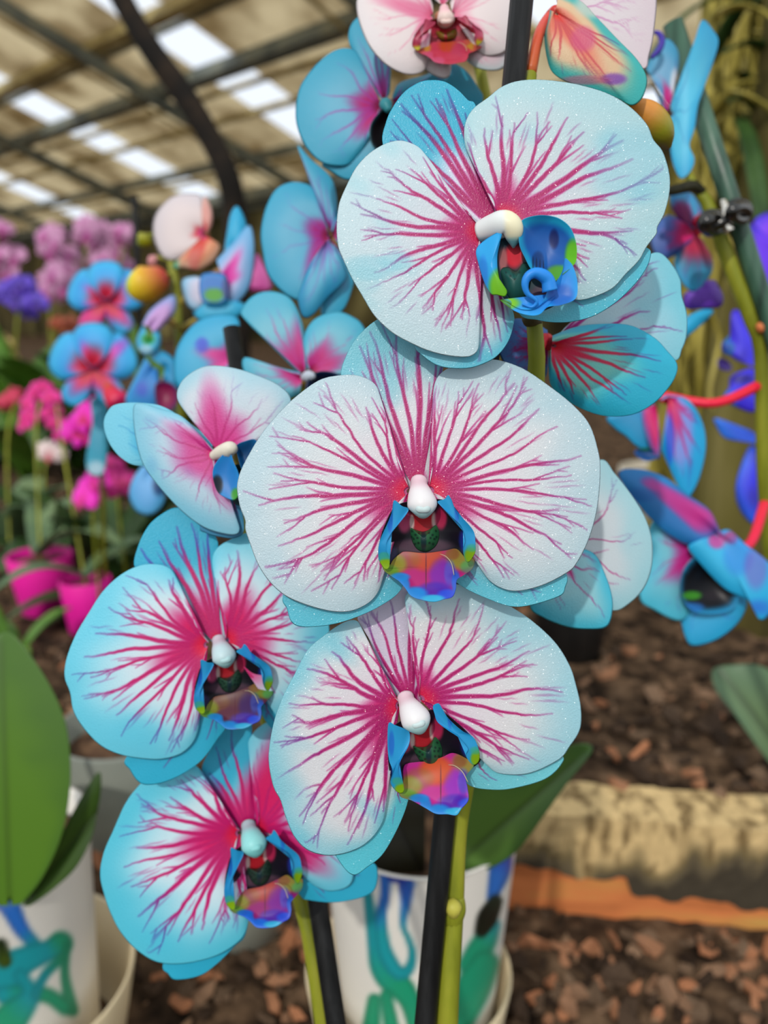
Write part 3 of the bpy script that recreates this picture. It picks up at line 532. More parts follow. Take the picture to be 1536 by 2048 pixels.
# --- lower right flower
f = F((822, 1405), .200, stA, g=(.06, .03), label='lower front flower above the printed pot, brightest orange and magenta lip')
organ(f, 'sepal', (824, 1416), '780,1380 752,1313 731,1262 715,1235 739,1205 799,1165 830,1180 826,1236 838,1292 850,1330 862,1390', 31, **{**SEP, 'body': (216, 206, 222), 'edge': (206, 196, 216), 'rf': .3, 'vw': 5, 'vlen': 1.0, 'nv': 10, 'br': .8, 'sr': (.08, .9), 'pull': 0})
organ(f, 'sepal', (806, 1440), '780,1460 700,1560 650,1660 675,1717 705,1750 735,1734 765,1709 795,1657 816,1601 822,1540 815,1470', 32, **{**SEP, 'body': (206, 226, 226), 'edge': (80, 196, 214), 'nv': 3, 'br': .6, 'vw': 2.6, 'e0': .5})
organ(f, 'sepal', (850, 1440), '870,1480 920,1548 943,1573 993,1580 1036,1575 1091,1558 1122,1530 1121,1508 1050,1470 900,1430', 33, **{**SEP, 'body': (204, 226, 228), 'edge': (110, 206, 220), 'nv': 3, 'vw': 2.4, 'br': .5})
organ(f, 'petal', (800, 1408), '797,1400 772,1373 752,1339 735,1292 722,1253 709,1240 683,1247 649,1270 615,1300 589,1348 563,1399 546,1451 537,1515 546,1571 561,1601 572,1636 589,1674 615,1700 653,1711 692,1706 726,1691 752,1666 769,1631 771,1580 765,1537 767,1489 778,1446', 34, nv=18, vlen=.88, br=3.0, vw=4.2, ik=.7, rf=.3, body=(218, 218, 222), edge=(96, 192, 212), e0=.68, e1=1.08, blotch=.45, vtip=(110, 40, 140))
organ(f, 'petal', (838, 1398), '838,1386 842,1322 831,1270 815,1227 812,1190 847,1172 907,1168 950,1178 1001,1202 1057,1236 1109,1283 1139,1330 1152,1369 1162,1416 1160,1459 1139,1494 1117,1520 1057,1547 1001,1547 976,1532 963,1507 954,1472 928,1438 885,1416', 35, nv=18, vlen=.86, br=2.6, vw=4.2, ik=.6, rf=.24, body=(220, 220, 222), edge=(140, 204, 220), e0=.6, blotch=.4, vtip=(150, 40, 130), pull=-.1)
lip(f, (777, 1447), (873, 1407), (909, 1629),
    lobes=('777,1447 790,1450 806,1456 818,1462 820,1478 816,1494 806,1512 798,1530 797,1546 805,1562 808,1580 801,1587 790,1580 781,1565 785,1542 778,1520 775,1490', '866,1412 878,1407 886,1422 900,1440 925,1462 946,1474 958,1500 958,1522 946,1530 932,1512 936,1497 920,1477 895,1460 875,1444 869,1428'),
    mid='812,1528 835,1524 860,1522 885,1514 905,1506 928,1514 948,1530 932,1552 935,1575 937,1600 923,1618 913,1631 895,1629 872,1628 850,1616 825,1602 799,1591 806,1562 806,1540', pal=dict(mid0=(226, 84, 30), mid1=(206, 34, 150), mid2=(150, 40, 210)))
# --- left flower
f = F((435, 1285), .231, stB, g=(.1, 0), label='left front flower with deep pink throat, cyan rimmed petals')
CY = dict(body=(214, 236, 244), edge=(92, 204, 230), e0=.46, e1=1.0, vein=(200, 6, 104), flush=(222, 8, 100), core=(230, 12, 70), vtip=(84, 60, 160), rf=.34, ek=.9)
SE2 = {**SEP, **CY, 'h': 4., 'e0': .25, 'e1': .7, 'ek': 1, 'edge': (44, 178, 212)}
organ(f, 'sepal', (440, 1296), '408,1270 376,1220 350,1170 310,1150 270,1135 275,1095 297,1051 326,1026 352,1015 384,1020 415,1050 436,1085 430,1120 450,1190 466,1240 470,1275', 41, **{**SE2, 'vlen': .97, 'vw': 6.5, 'br': 1.4, 'sr': (.14, .8), 'nv': 10, 'rf': .34, 'vtip': (60, 36, 170)})
organ(f, 'sepal', (425, 1310), '400,1360 330,1440 253,1514 260,1540 282,1567 319,1567 362,1550 403,1521 435,1478 454,1448 450,1400 440,1330', 42, **{**SE2, 'nv': 4})
organ(f, 'sepal', (465, 1310), '480,1340 530,1440 560,1466 590,1462 612,1440 606,1400 560,1350', 43, **{**SE2, 'nv': 3, 'fk': .4})
organ(f, 'petal', (417, 1288), '417,1281 392,1252 370,1219 359,1182 352,1153 337,1135 311,1128 279,1131 242,1149 206,1182 177,1226 151,1270 133,1317 129,1354 140,1386 147,1423 169,1459 202,1492 242,1510 290,1518 326,1518 362,1507 388,1481 399,1445 395,1412 395,1357 408,1318', 44, nv=19, vlen=.86, br=2.4, vw=4.8, ik=.3, **CY)
organ(f, 'petal', (452, 1282), '450,1273 455,1233 446,1190 430,1153 424,1120 435,1095 465,1077 500,1066 560,1080 620,1130 650,1200 660,1280 650,1340 620,1400 584,1430 556,1436 548,1400 530,1340 490,1300', 45, nv=17, vlen=.88, br=2.0, vw=6.2, **{**CY, 'rf': .42})
lip(f, (401, 1321), (488, 1288), (484, 1457), dimmid=.6, pal=dict(column=(196, 222, 228), mid0=(110, 66, 56), mid1=(96, 34, 60), mid2=(56, 16, 110), callus=(44, 84, 64)))
# --- lowest flower
f = F((495, 1665), .244, stB, g=(.1, 0), label='lowest left flower with hot pink centre and purple lip')
organ(f, 'sepal', (500, 1674), '468,1655 445,1628 430,1596 410,1557 405,1530 430,1485 461,1450 500,1440 505,1491 514,1538 526,1588 534,1650', 51, **{**SE2, 'rf': .62, 'vw': 7, 'vlen': 1.0, 'nv': 9, 'br': .5, 'fk': .95, 'sr': (.08, .92)})
organ(f, 'sepal', (482, 1700), '440,1760 360,1850 326,1928 336,1948 352,1960 399,1952 434,1928 469,1893 492,1866 505,1780', 52, **{**SE2, 'nv': 2})
organ(f, 'sepal', (525, 1690), '540,1740 602,1792 610,1799 668,1805 727,1794 752,1774 751,1729 707,1725 600,1680', 53, **{**SE2, 'nv': 3, 'fk': .5, 'body': (170, 212, 222)})
organ(f, 'petal', (480, 1664), '477,1656 453,1639 430,1604 414,1573 405,1545 385,1528 350,1524 310,1540 274,1575 250,1608 227,1659 207,1706 200,1752 211,1799 223,1831 242,1866 274,1901 313,1924 360,1928 414,1918 453,1901 485,1874 498,1838 498,1815 485,1799 465,1795 457,1780 457,1733 466,1694', 54, nv=19, vlen=.86, br=2.2, vw=5.2, **{**CY, 'rf': .42, 'edge': (70, 194, 220)})
organ(f, 'petal', (514, 1660), '516,1651 522,1608 516,1549 500,1506 498,1479 524,1450 560,1440 610,1460 660,1540 690,1620 704,1700 704,1764 668,1782 633,1774 610,1752 600,1713 565,1676', 55, nv=14, vlen=.72, br=1.4, vw=6, **{**CY, 'rf': .55, 'body': (176, 210, 224)})
lip(f, (461, 1697), (547, 1660), (544, 1854), pal=dict(column=(150, 222, 222), ctip=(110, 190, 190), mid0=(190, 60, 50), mid1=(160, 26, 120), mid2=(130, 30, 170), medge=(24, 120, 246), callus=(40, 70, 56)))
# --- side-on flower on the left
f = F((440, 905), .225, stB, g=(-.12, 0), label='side-on flower with a pale top petal and cyan back sepal')
PS = dict(nv=9, br=1.6, vw=4.2, fk=.85, rf=.55, vk=.5, body=(206, 216, 226), edge=(150, 206, 224), vtip=(120, 110, 190), flush=(214, 30, 130), core=(220, 40, 120), q=.8)
organ(f, 'sepal', (424, 900), '426,880 340,820 290,806 234,808 213,826 207,853 219,888 242,916 273,931 330,930 415,915', 61, **{**SEP, 'nv': 3, 'fk': 0, 'body': (56, 184, 226), 'edge': (120, 206, 230), 'vein': (60, 150, 210), 'vtip': (40, 150, 200), 'e0': .6})
organ(f, 'sepal', (440, 930), '424,960 400,1050 412,1066 440,1074 470,1076 488,1060 480,1000 460,950', 62, **{**SEP, 'nv': 2, 'fk': 0, 'body': (90, 160, 190), 'edge': (60, 140, 180)})
organ(f, 'petal', (436, 904), '430,896 410,869 375,830 354,795 363,763 391,740 422,731 469,736 520,752 559,771 582,798 575,850 520,885 465,900', 63, **{**PS, 'e0': .75, 'vw': 5, 'vlen': .8})
organ(f, 'petal', (430, 910), '426,896 391,857 359,830 320,818 289,808 270,808 266,826 270,869 281,916 297,947 332,990 371,1029 410,1056 449,1068 473,1069 479,1056 469,1033 441,998 428,962 424,925', 64, **{**PS, 'edge': (110, 196, 222), 'body': (186, 212, 228), 'blotch': .6, 'bcol': (80, 150, 210)})
organ(f, 'side_lobe', (452, 950), '457,902 468,925 478,950 480,980 470,1000 450,995 434,982 425,950 432,925', 65, M_LIP, True, fk=0, nv=0, body=(20, 120, 196), edge=(30, 140, 210), bcol=(10, 40, 80), bend=bz(34, 8), blob=[(472, 990, 10, 14, (60, 150, 30), .9), (434, 970, 12, 20, (6, 16, 24), .9)])
organ(f, 'side_lobe', (490, 915), '472,892 490,882 512,880 520,910 500,960 484,940 476,915', 66, M_LIP, True, fk=0, nv=0, body=(10, 70, 120), edge=(20, 120, 180), bend=bz(14, 16))
organ(f, 'lip', (485, 970), '462,935 505,935 515,980 490,1010 465,1000', 67, M_LIP, True, fk=0, nv=0, body=(8, 20, 26), edge=(10, 60, 60), bend=bz(2, 12))
blobmesh(f, 'column', [(426, 912, 8), (445, 903, 26), (462, 898, 40), (472, 902, 44)], [9, 14, 15, 6], lambda x, y: np.broadcast_to(np.array((226, 222, 206.)), (len(x), 3)))
# --- flowers of the same plant that face away or stand behind
BK = dict(q=.6, wv=2)
f = F((1112, 22), .218, stA, label='upper flower seen from behind, peach stripes on a teal sepal', mid=tuple(pix(1078, 70, .219)), stalk=((196, 96, 40), (226, 70, 70)), rad=.0018)
organ(f, 'petal', (1118, 18), '1105,-20 1120,-90 1200,-120 1280,-90 1312,-20 1308,65 1298,113 1289,138 1240,120 1150,60', 71, **{**BK, 'body': (224, 216, 220), 'edge': (222, 206, 214), 'vein': (206, 150, 190), 'vtip': (214, 180, 204), 'fk': .3, 'nv': 7, 'z0': -30})
organ(f, 'sepal', (1110, 24), '1120,-20 1163,3 1195,36 1234,77 1272,116 1292,149 1293,174 1282,200 1263,211 1234,197 1185,178 1137,165 1105,145 1093,113 1089,74 1095,45 1100,20', 72, **{**BK, 'h': 34, 'c': 30, 'body': (224, 190, 152), 'edge': (48, 180, 180), 'e0': .62, 'e1': .92, 'ek': .95, 'sr': (.25, .85), 'vein': (206, 84, 84), 'vtip': (70, 60, 150), 'flush': (226, 120, 96), 'core': (226, 70, 60), 'rf': .5, 'nv': 8, 'br': .3, 'vw': 4, 'vlen': .85, 'z0': 6,
      'blob': [(1166, 78, 26, 26, (206, 80, 130), .7), (1228, 158, 26, 12, (120, 60, 170), .8), (1190, 10, 40, 26, (214, 214, 200), .8), (1170, 160, 50, 10, (200, 90, 120), .6)]})
f = F((1100, 688), .218, stA, label='flower turned away, red striped sepal and large pale petal', stalk=((200, 40, 50), (226, 30, 60)))
organ(f, 'petal', (1104, 684), '1130,655 1200,590 1260,530 1300,508 1323,507 1345,530 1361,560 1364,592 1374,629 1373,673 1364,699 1352,721 1300,720 1200,712', 73, **{**BK, 'q': .8, 'body': (186, 216, 228), 'edge': (110, 204, 224), 'vein': (170, 20, 130), 'vtip': (120, 60, 150), 'nv': 8, 'br': 1, 'vw': 4, 'rf': .2, 'z0': -26, 'h': 16})
organ(f, 'petal', (1096, 690), '1095,660 1060,640 1020,640 1000,670 1000,712 1030,745 1085,758 1098,730', 74, **{**BK, 'body': (80, 120, 190), 'edge': (70, 130, 200), 'nv': 7, 'vw': 5, 'rf': .5, 'z0': -24, 'h': 4})
organ(f, 'sepal', (1104, 690), '1105,671 1147,655 1195,648 1258,650 1307,674 1335,702 1354,727 1352,751 1335,779 1304,810 1262,830 1209,832 1164,818 1129,797 1101,769 1097,720', 75, **{**BK, 'q': 1.0, 'h': 40, 'c': 26, 'body': (120, 206, 196), 'edge': (40, 180, 212), 'e0': .45, 'e1': .8, 'ek': 1, 'vein': (206, 20, 70), 'vtip': (50, 60, 160), 'flush': (214, 40, 70), 'core': (214, 24, 50), 'rf': .22, 'nv': 10, 'br': .4, 'vw': 5.4, 'vlen': .84, 'z0': 4, 'pull': -.1, 'sr': (.16, .9)})
f = F((1125, 1090), .228, stA, label='flower half hidden behind the middle bloom, pale and translucent')
organ(f, 'petal', (1125, 1085), '1120,1040 1150,960 1202,919 1230,947 1265,992 1290,1034 1304,1079 1304,1131 1290,1173 1262,1205 1227,1222 1180,1200 1130,1130', 76, **{**BK, 'q': .8, 'body': (206, 216, 222), 'edge': (150, 210, 222), 'nv': 7, 'br': .8, 'vw': 3, 'vk': .7, 'rf': .2, 'z0': -10})
organ(f, 'sepal', (1118, 1110), '1140,1090 1188,1107 1209,1145 1223,1187 1225,1222 1213,1254 1174,1259 1133,1254 1087,1236 1060,1213 1080,1160', 77, **{**BK, 'h': 26, 'c': 20, 'body': (150, 206, 216), 'edge': (40, 184, 216), 'nv': 5, 'br': .4, 'vk': .7, 'vw': 3.4, 'rf': .2, 'z0': 12})
f = F((658, 470), .30, stB, label='hazy blue flower with magenta eye beside the topmost flower')
BB = dict(q=.5, wv=2, body=(96, 182, 214), edge=(40, 166, 204), vein=(150, 70, 180), vtip=(90, 140, 210), flush=(178, 20, 130), core=(150, 6, 60), nv=8, br=.3, vw=3.4, vk=.45, rf=.36, fine=0)
organ(f, 'sepal', (660, 462), '645,440 622,372 608,330 595,290 622,318 665,360 676,430 670,462', 81, **{**BB, 'rf': .25, 'z0': -12})
organ(f, 'sepal', (664, 478), '676,497 706,545 704,580 685,622 650,640 640,600 650,520', 82, **{**BB, 'z0': -10})
organ(f, 'petal', (658, 470), '653,461 635,407 626,376 604,365 577,365 550,380 530,419 521,466 525,506 534,547 557,578 586,598 612,600 640,560 660,500', 83, **{**BB, 'rf': .42})
organ(f, 'petal', (664, 468), '668,450 690,400 740,380 760,440 750,520 700,520', 84, **{**BB, 'z0': -4})
organ(f, 'sepal', (654, 480), '640,498 617,533 600,580 596,604 606,635 626,630 655,596 690,560 690,530 672,494', 85, **{**BB, 'h': 30, 'z0': 12, 'fk': .2, 'edge': (24, 140, 190)})
f = F((612, 750), .285, stB, label='hazy flower with pink fan behind the middle bloom')
B4 = {**BB, 'body': (120, 194, 214), 'edge': (52, 172, 206), 'flush': (206, 40, 130), 'core': (180, 14, 84), 'vein': (206, 60, 150), 'rf': .5, 'vk': .6}
organ(f, 'sepal', (608, 745), '590,740 540,690 490,640 482,620 505,592 540,582 580,596 604,643 614,700 614,735', 86, **{**B4, 'z0': -10})
organ(f, 'petal', (622, 742), '614,735 606,680 628,639 673,623 707,634 727,652 748,700 740,750 690,752', 87, **B4)
organ(f, 'petal', (604, 754), '600,744 560,735 520,722 488,715 486,740 510,775 560,800 600,790', 88, **B4)
blobmesh(f, 'column', [(608, 755, 4), (618, 752, 20), (630, 752, 26)], [8, 11, 5], lambda x, y: np.broadcast_to(np.array((190, 200, 214.)), (len(x), 3)))
organ(f, 'lip', (645, 770), '615,760 640,742 680,750 690,780 650,800 615,790', 89, M_LIP, True, q=.5, fk=0, nv=0, body=(10, 16, 40), edge=(14, 50, 100), bend=bz(10, 20))
# bud on the main spike
def bud(plant_, path, radii, cols, name='bud', label=None):
    return tube(name, path, radii, M_STEMC, plant_, 14, 24, cols, label)
bud(plant, path3('1262,205,.222 1285,222,.224 1308,246,.226 1326,272,.228 1338,296,.230'), [.001, .0036, .0044, .0036, .0008], [(226, 140, 50), (206, 140, 60), (140, 140, 30), (110, 96, 30)], label='orange and olive bud')
tube('bud_stalk', path3('1262,205,.222 1180,215,.222 1056,240,.214'), [.0012, .0014, .0014], M_STEM, plant, 8, 16)
# stakes of the main plant, pot below
def stake(name, a, b, r, mat, label, ext=None):
    A, B_ = pix(*a), pix(*b); d = (B_ - A); B2 = A + d*((A.z - .06)/(A.z - B_.z)) if ext is None else B_ + d*ext
    return tag(tube(name, [list(A), list(A + (B2 - A)*.5), list(B2)], [r], mat, None, 16, 6), label, 'stake', 'plant stakes')
stake('plant_stake', (1047, -40, .2135), (850, 2048, .2345), .0033, M_STAKE, 'black stake running up behind the lowest front flower to the very top')
stake('plant_stake', (463, 657, .298), (672, 2048, .258), .0034, M_STAKE, 'black stake with cut top end above the side-on flower')
def pot(name, loc, prof, mat, label, cat='pot', group=None, ns=64, soil=None, parts=None):
    e_ = empty(name, loc, label, cat, group); V, Fq = lathe_data(prof, ns)
    obj('pot_body', mesh_np('pot_body', V, Fq), mat, e_)
    if soil:
        V, Fq = lathe_data([(0.0003, soil[1] + .004), (soil[0]*.5, soil[1] + .003), (soil[0], soil[1])], 24); obj('potting_bark', mesh_np('potting_bark', V, Fq), M_BARKMIX, e_)
    return e_
def cup(r0, r1, h, t=.003): return [(.0004, .0), (r0*.9, 0), (r0, .003), (r0 + (r1 - r0)*.5, h*.5), (r1, h - .002), (r1 - t*.5, h), (r1 - t, h - .002), (r0 + (r1 - r0)*.5 - t, h*.5), (r0 - t, .006), (.0004, .006)]
pot('flower_pot', (PX, PY, .0), cup(.042, .056, .12), M_WHITE, 'white pot holding the big veined orchid, below the blooms', soil=(.051, .108))
# ------------------------------------------------------------------ orchid in the printed pot behind
def loose(plant_, D, c=(0, 0), g=(0, 0)):
    fl = Fl(); fl.o, fl.D, fl.c, fl.g = plant_, D, c, g; return fl
M_LEAFA = attr_mat('leaf_blade', .38, .16, .12, 500, .45)
LF = dict(q=.45, fk=0, nv=0, blotch=.35, h=0, c=0, tip=0, wv=0, thick=.0016)
def leaf(plant_, D, base, outline, c0, c1, mid=None, bend=0., g=(0, 0), seed=5, name='leaf', arch=30.):
    fl = loose(plant_, D, base, g); O = pts(outline); m = np.array(mid or O.mean(0), float); ax = m - np.array(base, float); ax /= np.linalg.norm(ax); nx = np.array([-ax[1], ax[0]])
    wid = np.abs((O - np.array(base)) @ nx).max()
    def bz_(X, R, S):
        d = X - np.array(base, float); u = np.abs(d @ nx)/wid; v = d @ ax/np.linalg.norm(m - np.array(base))
        return 26*u - 16*u*u + arch*v*(1.6 - v) + bend*v*v
    L = np.linalg.norm(m - np.array(base)); rib = [(base[0] + ax[0]*L*t, base[1] + ax[1]*L*t, 8, 8, tuple(.7*v for v in c0), .12) for t in np.linspace(.05, 1.7, 150)]
    return organ(fl, name, base, outline, seed, M_LEAFA, body=c0, edge=c1, bcol=c1, bend=bz_, back=tuple(.8*v for v in c1), blob=rib, **{k: v for k, v in LF.items() if k not in ('h', 'c', 'tip', 'wv')})
def printed_pot(center, r1, r0, h, strokes, label, ns=220, nz=130):
    zs = np.linspace(0, 1, nz); e_ = empty('printed_pot', center, label, 'pot', 'white pots with turquoise ink print')
    prof = [(r0 + (r1 - r0)*t, h*t) for t in zs] + [(r1 + .0012, h + .001), (r1 - .002, h + .0005)] + [(r0 + (r1 - r0)*t - .003, h*t) for t in (.8, .5, .1)] + [(.0005, .004)]
    V, Q = lathe_data(prof, ns); Wd = V + np.array(center); px, py = to_px(Wd)
    nrm = V.copy(); nrm[:, 2] = 0; front = ((np.array([0, 0, CAMZ]) - Wd)*nrm).sum(1) > 0; front[nz*ns:] = False
    col = np.broadcast_to(np.array((222, 218, 210.)), V.shape).copy(); X = np.stack([px, py], 1)
    for (path, ws, cs, soft) in strokes:
        P = catmull(np.column_stack([pts(path), np.interp(np.linspace(0, 1, len(path.split())), np.linspace(0, 1, len(ws)), np.array(ws)*1.35)]), 40)
        d = np.full(len(X), 1e9); tt = np.zeros(len(X))
        for i in range(len(P) - 1):
            a, b_ = P[i, :2], P[i+1, :2]; dd = b_ - a; t = np.clip(((X - a) @ dd)/(dd @ dd + 1e-9), 0, 1)
            q = np.linalg.norm(X - a - t[:, None]*dd, axis=1) - (P[i, 2] + (P[i+1, 2] - P[i, 2])*t); up = q < d; d[up] = q[up]; tt[up] = (i + t[up])/(len(P) - 1)
        cs = np.array(cs, float); g_ = np.linspace(0, 1, len(cs)); c = np.stack([np.interp(tt, g_, cs[:, k]) for k in range(3)], 1)
        w = (1 - sm(-soft, soft, d))*front; inner = sm(-14, -2, d)  # ink is thicker towards the edge of each swirl
        col = col + (c*(.86 + .14*(1 - inner))[:, None] + (col*.0) - col)*w[:, None]
    obj('pot_body', mesh_np('pot_body', V, Q, col), M_ATTR, e_)
    V, Fq = lathe_data([(0.0003, h - .010), (r1 - .006, h - .014)], 32); obj('potting_bark', mesh_np('potting_bark', V, Fq), M_BARKMIX, e_)
    return e_
TQ, TG, BL, NV = (24, 150, 160), (26, 150, 112), (40, 110, 200), (44, 60, 170)
c1 = pix(840, 1622, .45); PC = (c1.x, c1.y, 0.0)
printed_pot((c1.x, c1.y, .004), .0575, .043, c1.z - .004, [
    ('736,1790 743,1847 749,1893 756,1932 775,1958 801,1974 821,2007 832,2060', (7, 9, 11, 14, 20, 16, 11), (TQ, TQ, TG, TG), 4),
    ('770,1740 770,1790 762,1834 766,1890 780,1925 800,1948 818,1938 825,1910 818,1880 806,1850 812,1800 812,1740', (9, 7, 9, 12, 12, 9, 7, 5, 4, 8, 14), (BL, BL, TQ, TQ, TQ, TQ, BL, NV), 4),
    ('748,2000 742,2060', (10, 14), (TG, TG), 4), ('772,1990 784,2060', (9, 12), (TG, TG), 4), ('786,1752 806,1756 822,1770', (9, 9, 6), (NV, NV, BL), 5),
    ('1004,1700 1000,1740 984,1795', (16, 16, 8), (NV, BL, BL), 5), ('935,1930 965,1890 990,1850', (14, 18, 8), (TG, TG, TQ), 8), ('925,2050 945,1980 970,1930', (14, 26, 22), (TG, TG, TG), 8),
    ('962,1862 975,1835 992,1802', (10, 15, 10), ((16, 24, 14), (14, 20, 14), (20, 40, 30)), 5)], 'white pot with turquoise ink swirls, in a cream cover pot beside the timber edging')  # last stroke is a dark green-black drop on the pot's right side
pot('cover_pot', (PC[0] - .006, PC[1], 0), cup(.052, .0635, .084, .0025), M_CREAM, 'cream cover pot around the swirl-printed pot by the timber edging', group='cream cover pots')
plant2 = empty('orchid_plant', (c1.x, c1.y, c1.z - .012), 'orchid in the swirl-printed pot, broad dark leaves, white-pink and blue flowers at the top', 'orchid')
leaf(plant2, .405, (905, 1735), '905,1748 940,1748 985,1735 1031,1705 1062,1668 1100,1615 1140,1560 1186,1498 1150,1488 1060,1520 950,1560 890,1640', (78, 112, 44), (52, 86, 34), (1050, 1610), g=(.25, .15))
leaf(plant2, .42, (850, 1755), '856,1764 838,1700 836,1640 850,1560 790,1560 768,1640 748,1700 740,1745 790,1758', (34, 32, 18), (24, 24, 14), (795, 1650), g=(-.2, .1))  # shaded leaf underside: the shade is put into its near-black colour
st2 = np.array([[c1.x, c1.y, c1.z - .014]] + path3('900,1650,.44 950,1300,.40 985,900,.35 985,500,.30 970,190,.285 930,60,.282').tolist())
tube('stem', st2, [.003, .0028, .0026, .0024, .002], M_STEM, plant2, 10, 60)
f = F((882, 35), .25, st2, plant=plant2, label='white-pink flower with red and yellow lip')
W1 = dict(q=.5, body=(232, 220, 220), edge=(228, 222, 224), e0=.7, vein=(226, 110, 150), vtip=(226, 170, 190), flush=(226, 90, 140), core=(220, 90, 130), nv=9, br=.6, vw=3.4, vk=.5, rf=.4, fk=.7, blotch=0)
organ(f, 'sepal', (915, 50), '935,70 930,110 940,128 967,140 1000,140 1020,120 1020,80 980,60', 91, **{**W1, 'z0': -14, 'fk': .3, 'edge': (190, 220, 220), 'body': (222, 196, 204)})
organ(f, 'sepal', (880, 60), '860,90 850,135 880,156 900,150 905,100', 92, **{**W1, 'z0': -14, 'fk': .2})
organ(f, 'petal', (866, 32), '866,10 840,-60 790,-90 740,-60 716,-10 713,20 723,59 742,98 772,130 807,148 837,148 853,132 848,91 850,59', 93, **W1)
organ(f, 'petal', (905, 28), '900,5 930,-60 990,-80 1030,-40 1040,20 1030,70 1010,104 975,112 952,100 940,70 930,50', 94, **{**W1, 'fk': .45})
organ(f, 'sepal', (885, 10), '870,0 860,-60 890,-120 920,-60 900,0', 95, **{**W1, 'z0': -14})
lip(f, (850, 38), (930, 30), (897, 128), pal=dict(rim=(196, 60, 96), rim2=(214, 180, 190), dark=(150, 26, 40), lime=(206, 190, 20), callus=(130, 120, 20), mid0=(200, 70, 30), mid1=(206, 50, 80), mid2=(196, 50, 90), medge=(216, 80, 120), column=(238, 214, 206), ctip=(238, 210, 200), red=(206, 30, 40), mono=1))
f = F((772, 208), .268, st2, plant=plant2, label='blue flower with magenta fan left of the topmost front flower')
B2 = {**BB, 'body': (110, 184, 212), 'edge': (30, 158, 192), 'e0': .35, 'flush': (190, 20, 120), 'core': (140, 10, 70), 'rf': .5, 'vein': (170, 50, 160), 'vk': .6, 'vw': 5, 'nv': 9, 'q': .6}
organ(f, 'sepal', (770, 205), '755,190 728,135 700,92 698,60 713,36 745,20 780,60 782,130 780,185', 96, **{**B2, 'z0': -10, 'rf': .35})
organ(f, 'sepal', (768, 225), '740,270 700,300 645,326 664,345 697,360 740,345 775,280', 97, **{**B2, 'z0': -10, 'fk': 0, 'nv': 0})
organ(f, 'petal', (764, 212), '759,202 736,153 716,107 690,96 658,107 625,137 599,176 591,221 596,260 615,299 645,326 684,332 706,322 729,299 742,260 755,222', 98, **B2)
organ(f, 'petal', (785, 205), '785,190 800,165 850,150 880,136 905,126 934,143 957,176 966,200 940,250 860,280 800,240', 99, **{**B2, 'rf': .3, 'body': (40, 150, 176), 'edge': (24, 140, 170)})
organ(f, 'lip', (775, 262), '757,226 740,252 742,286 760,305 790,300 806,270 796,226 776,214', 100, M_LIP, True, fk=0, nv=0, q=.8, body=(8, 8, 12), edge=(14, 90, 104), e0=.75, e1=1.0, ek=1, bend=bz(2, 30), blob=[(790, 250, 14, 20, (110, 10, 50), .7)])
blobmesh(f, 'column', [(768, 212, 4), (772, 210, 24), (778, 222, 32)], [8, 13, 6], lambda x, y: np.broadcast_to(np.array((50, 140, 150.)), (len(x), 3)))
# ------------------------------------------------------------------ orchid at the left edge
c2 = pix(-24, 1672, .44)
printed_pot((c2.x, c2.y, .004), .0545, .047, c2.z - .004, [
    ('0,1790 19,1812 43,1858 70,1889', (22, 16, 12, 10), ((120, 130, 210), BL, BL, TQ), 5), ('122,1886 100,1900 78,1908 40,1925 10,1945', (18, 16, 18, 22, 30), (TG, TQ, TQ, TQ, TQ), 6),
    ('134,1890 130,1950 144,2020', (6, 7, 10), (TG, TG, TG), 5), ('8,1990 50,1985 97,1992 130,2015', (14, 12, 12, 12), (TQ, TG, TG, TG), 6), ('40,1950 60,1990 20,2040', (10, 14, 26), (TQ, TQ, TG), 8), ('70,1990 90,1950 120,1920', (7, 7, 7), (TQ, TQ, TG), 6),
    ('2,1890 8,1920', (10, 12), ((30, 46, 20), (60, 80, 20)), 5)], 'white pot with turquoise ink print under the broad green leaves')
pot('cover_pot', (c2.x, c2.y, 0), cup(.058, .0735, .088, .0025), M_CREAM, 'cream cover pot under the broad green leaves', group='cream cover pots')
plant3 = empty('orchid_plant', (c2.x, c2.y, c2.z - .012), 'orchid showing only broad glossy green leaves above its turquoise printed pot', 'orchid')
leaf(plant3, .392, (20, 1812), '0,1812 -60,1760 -110,1640 -124,1520 -100,1400 -50,1310 0,1266 26,1268 60,1308 100,1370 130,1440 141,1520 138,1600 120,1680 84,1756 44,1808', (84, 124, 34), (70, 108, 38), (10, 1500), g=(0, .05), arch=20)
leaf(plant3, .40, (44, 1812), '62,1786 104,1716 140,1636 168,1584 198,1543 202,1580 192,1640 180,1684 150,1738 100,1784 60,1812', (58, 88, 24), (50, 78, 22), (150, 1680), g=(.1, .05), arch=10)
tube('stem', [[c2.x, c2.y + .01, c2.z - .014], [c2.x - .01, c2.y + .03, c2.z + .12]], [.003, .002], M_STEM, plant3, 8, 6)
# ------------------------------------------------------------------ right-hand orchid with clip and stake
def gbase(x, y, z=.092): p = ground(x, y, z); return (p.x, p.y, p.z)
st4 = path3('1600,1500,.46 1556,1220,.40 1532,1000,.38 1526,860,.37 1522,700,.36 1503,640,.355 1466,545,.35 1442,480,.348 1412,402,.347 1388,372,.347 1368,330,.35 1360,300,.352')
p0 = st4[0].copy(); b4 = np.array([p0[0] + .06, p0[1] + .03, .092]); st4 = np.vstack([[b4], st4])
plant4 = empty('orchid_plant', tuple(b4), 'orchid with twisted bright blue and magenta flowers, stem clipped to the dark green stake', 'orchid')
tube('stem', st4, [.004, .0037, .0036, .0036, .0035, .0034, .0034, .0034, .0033, .0028, .0022, .0016, .001], M_STEM, plant4, 12, 90)
tube('node_bract', path3('1536,668,.356 1522,654,.352 1512,652,.352'), [.001, .0026, .0008], noise_mat('bract_orange', [(206, 110, 60), (226, 140, 90)], 60, .5), plant4, 8, 10)
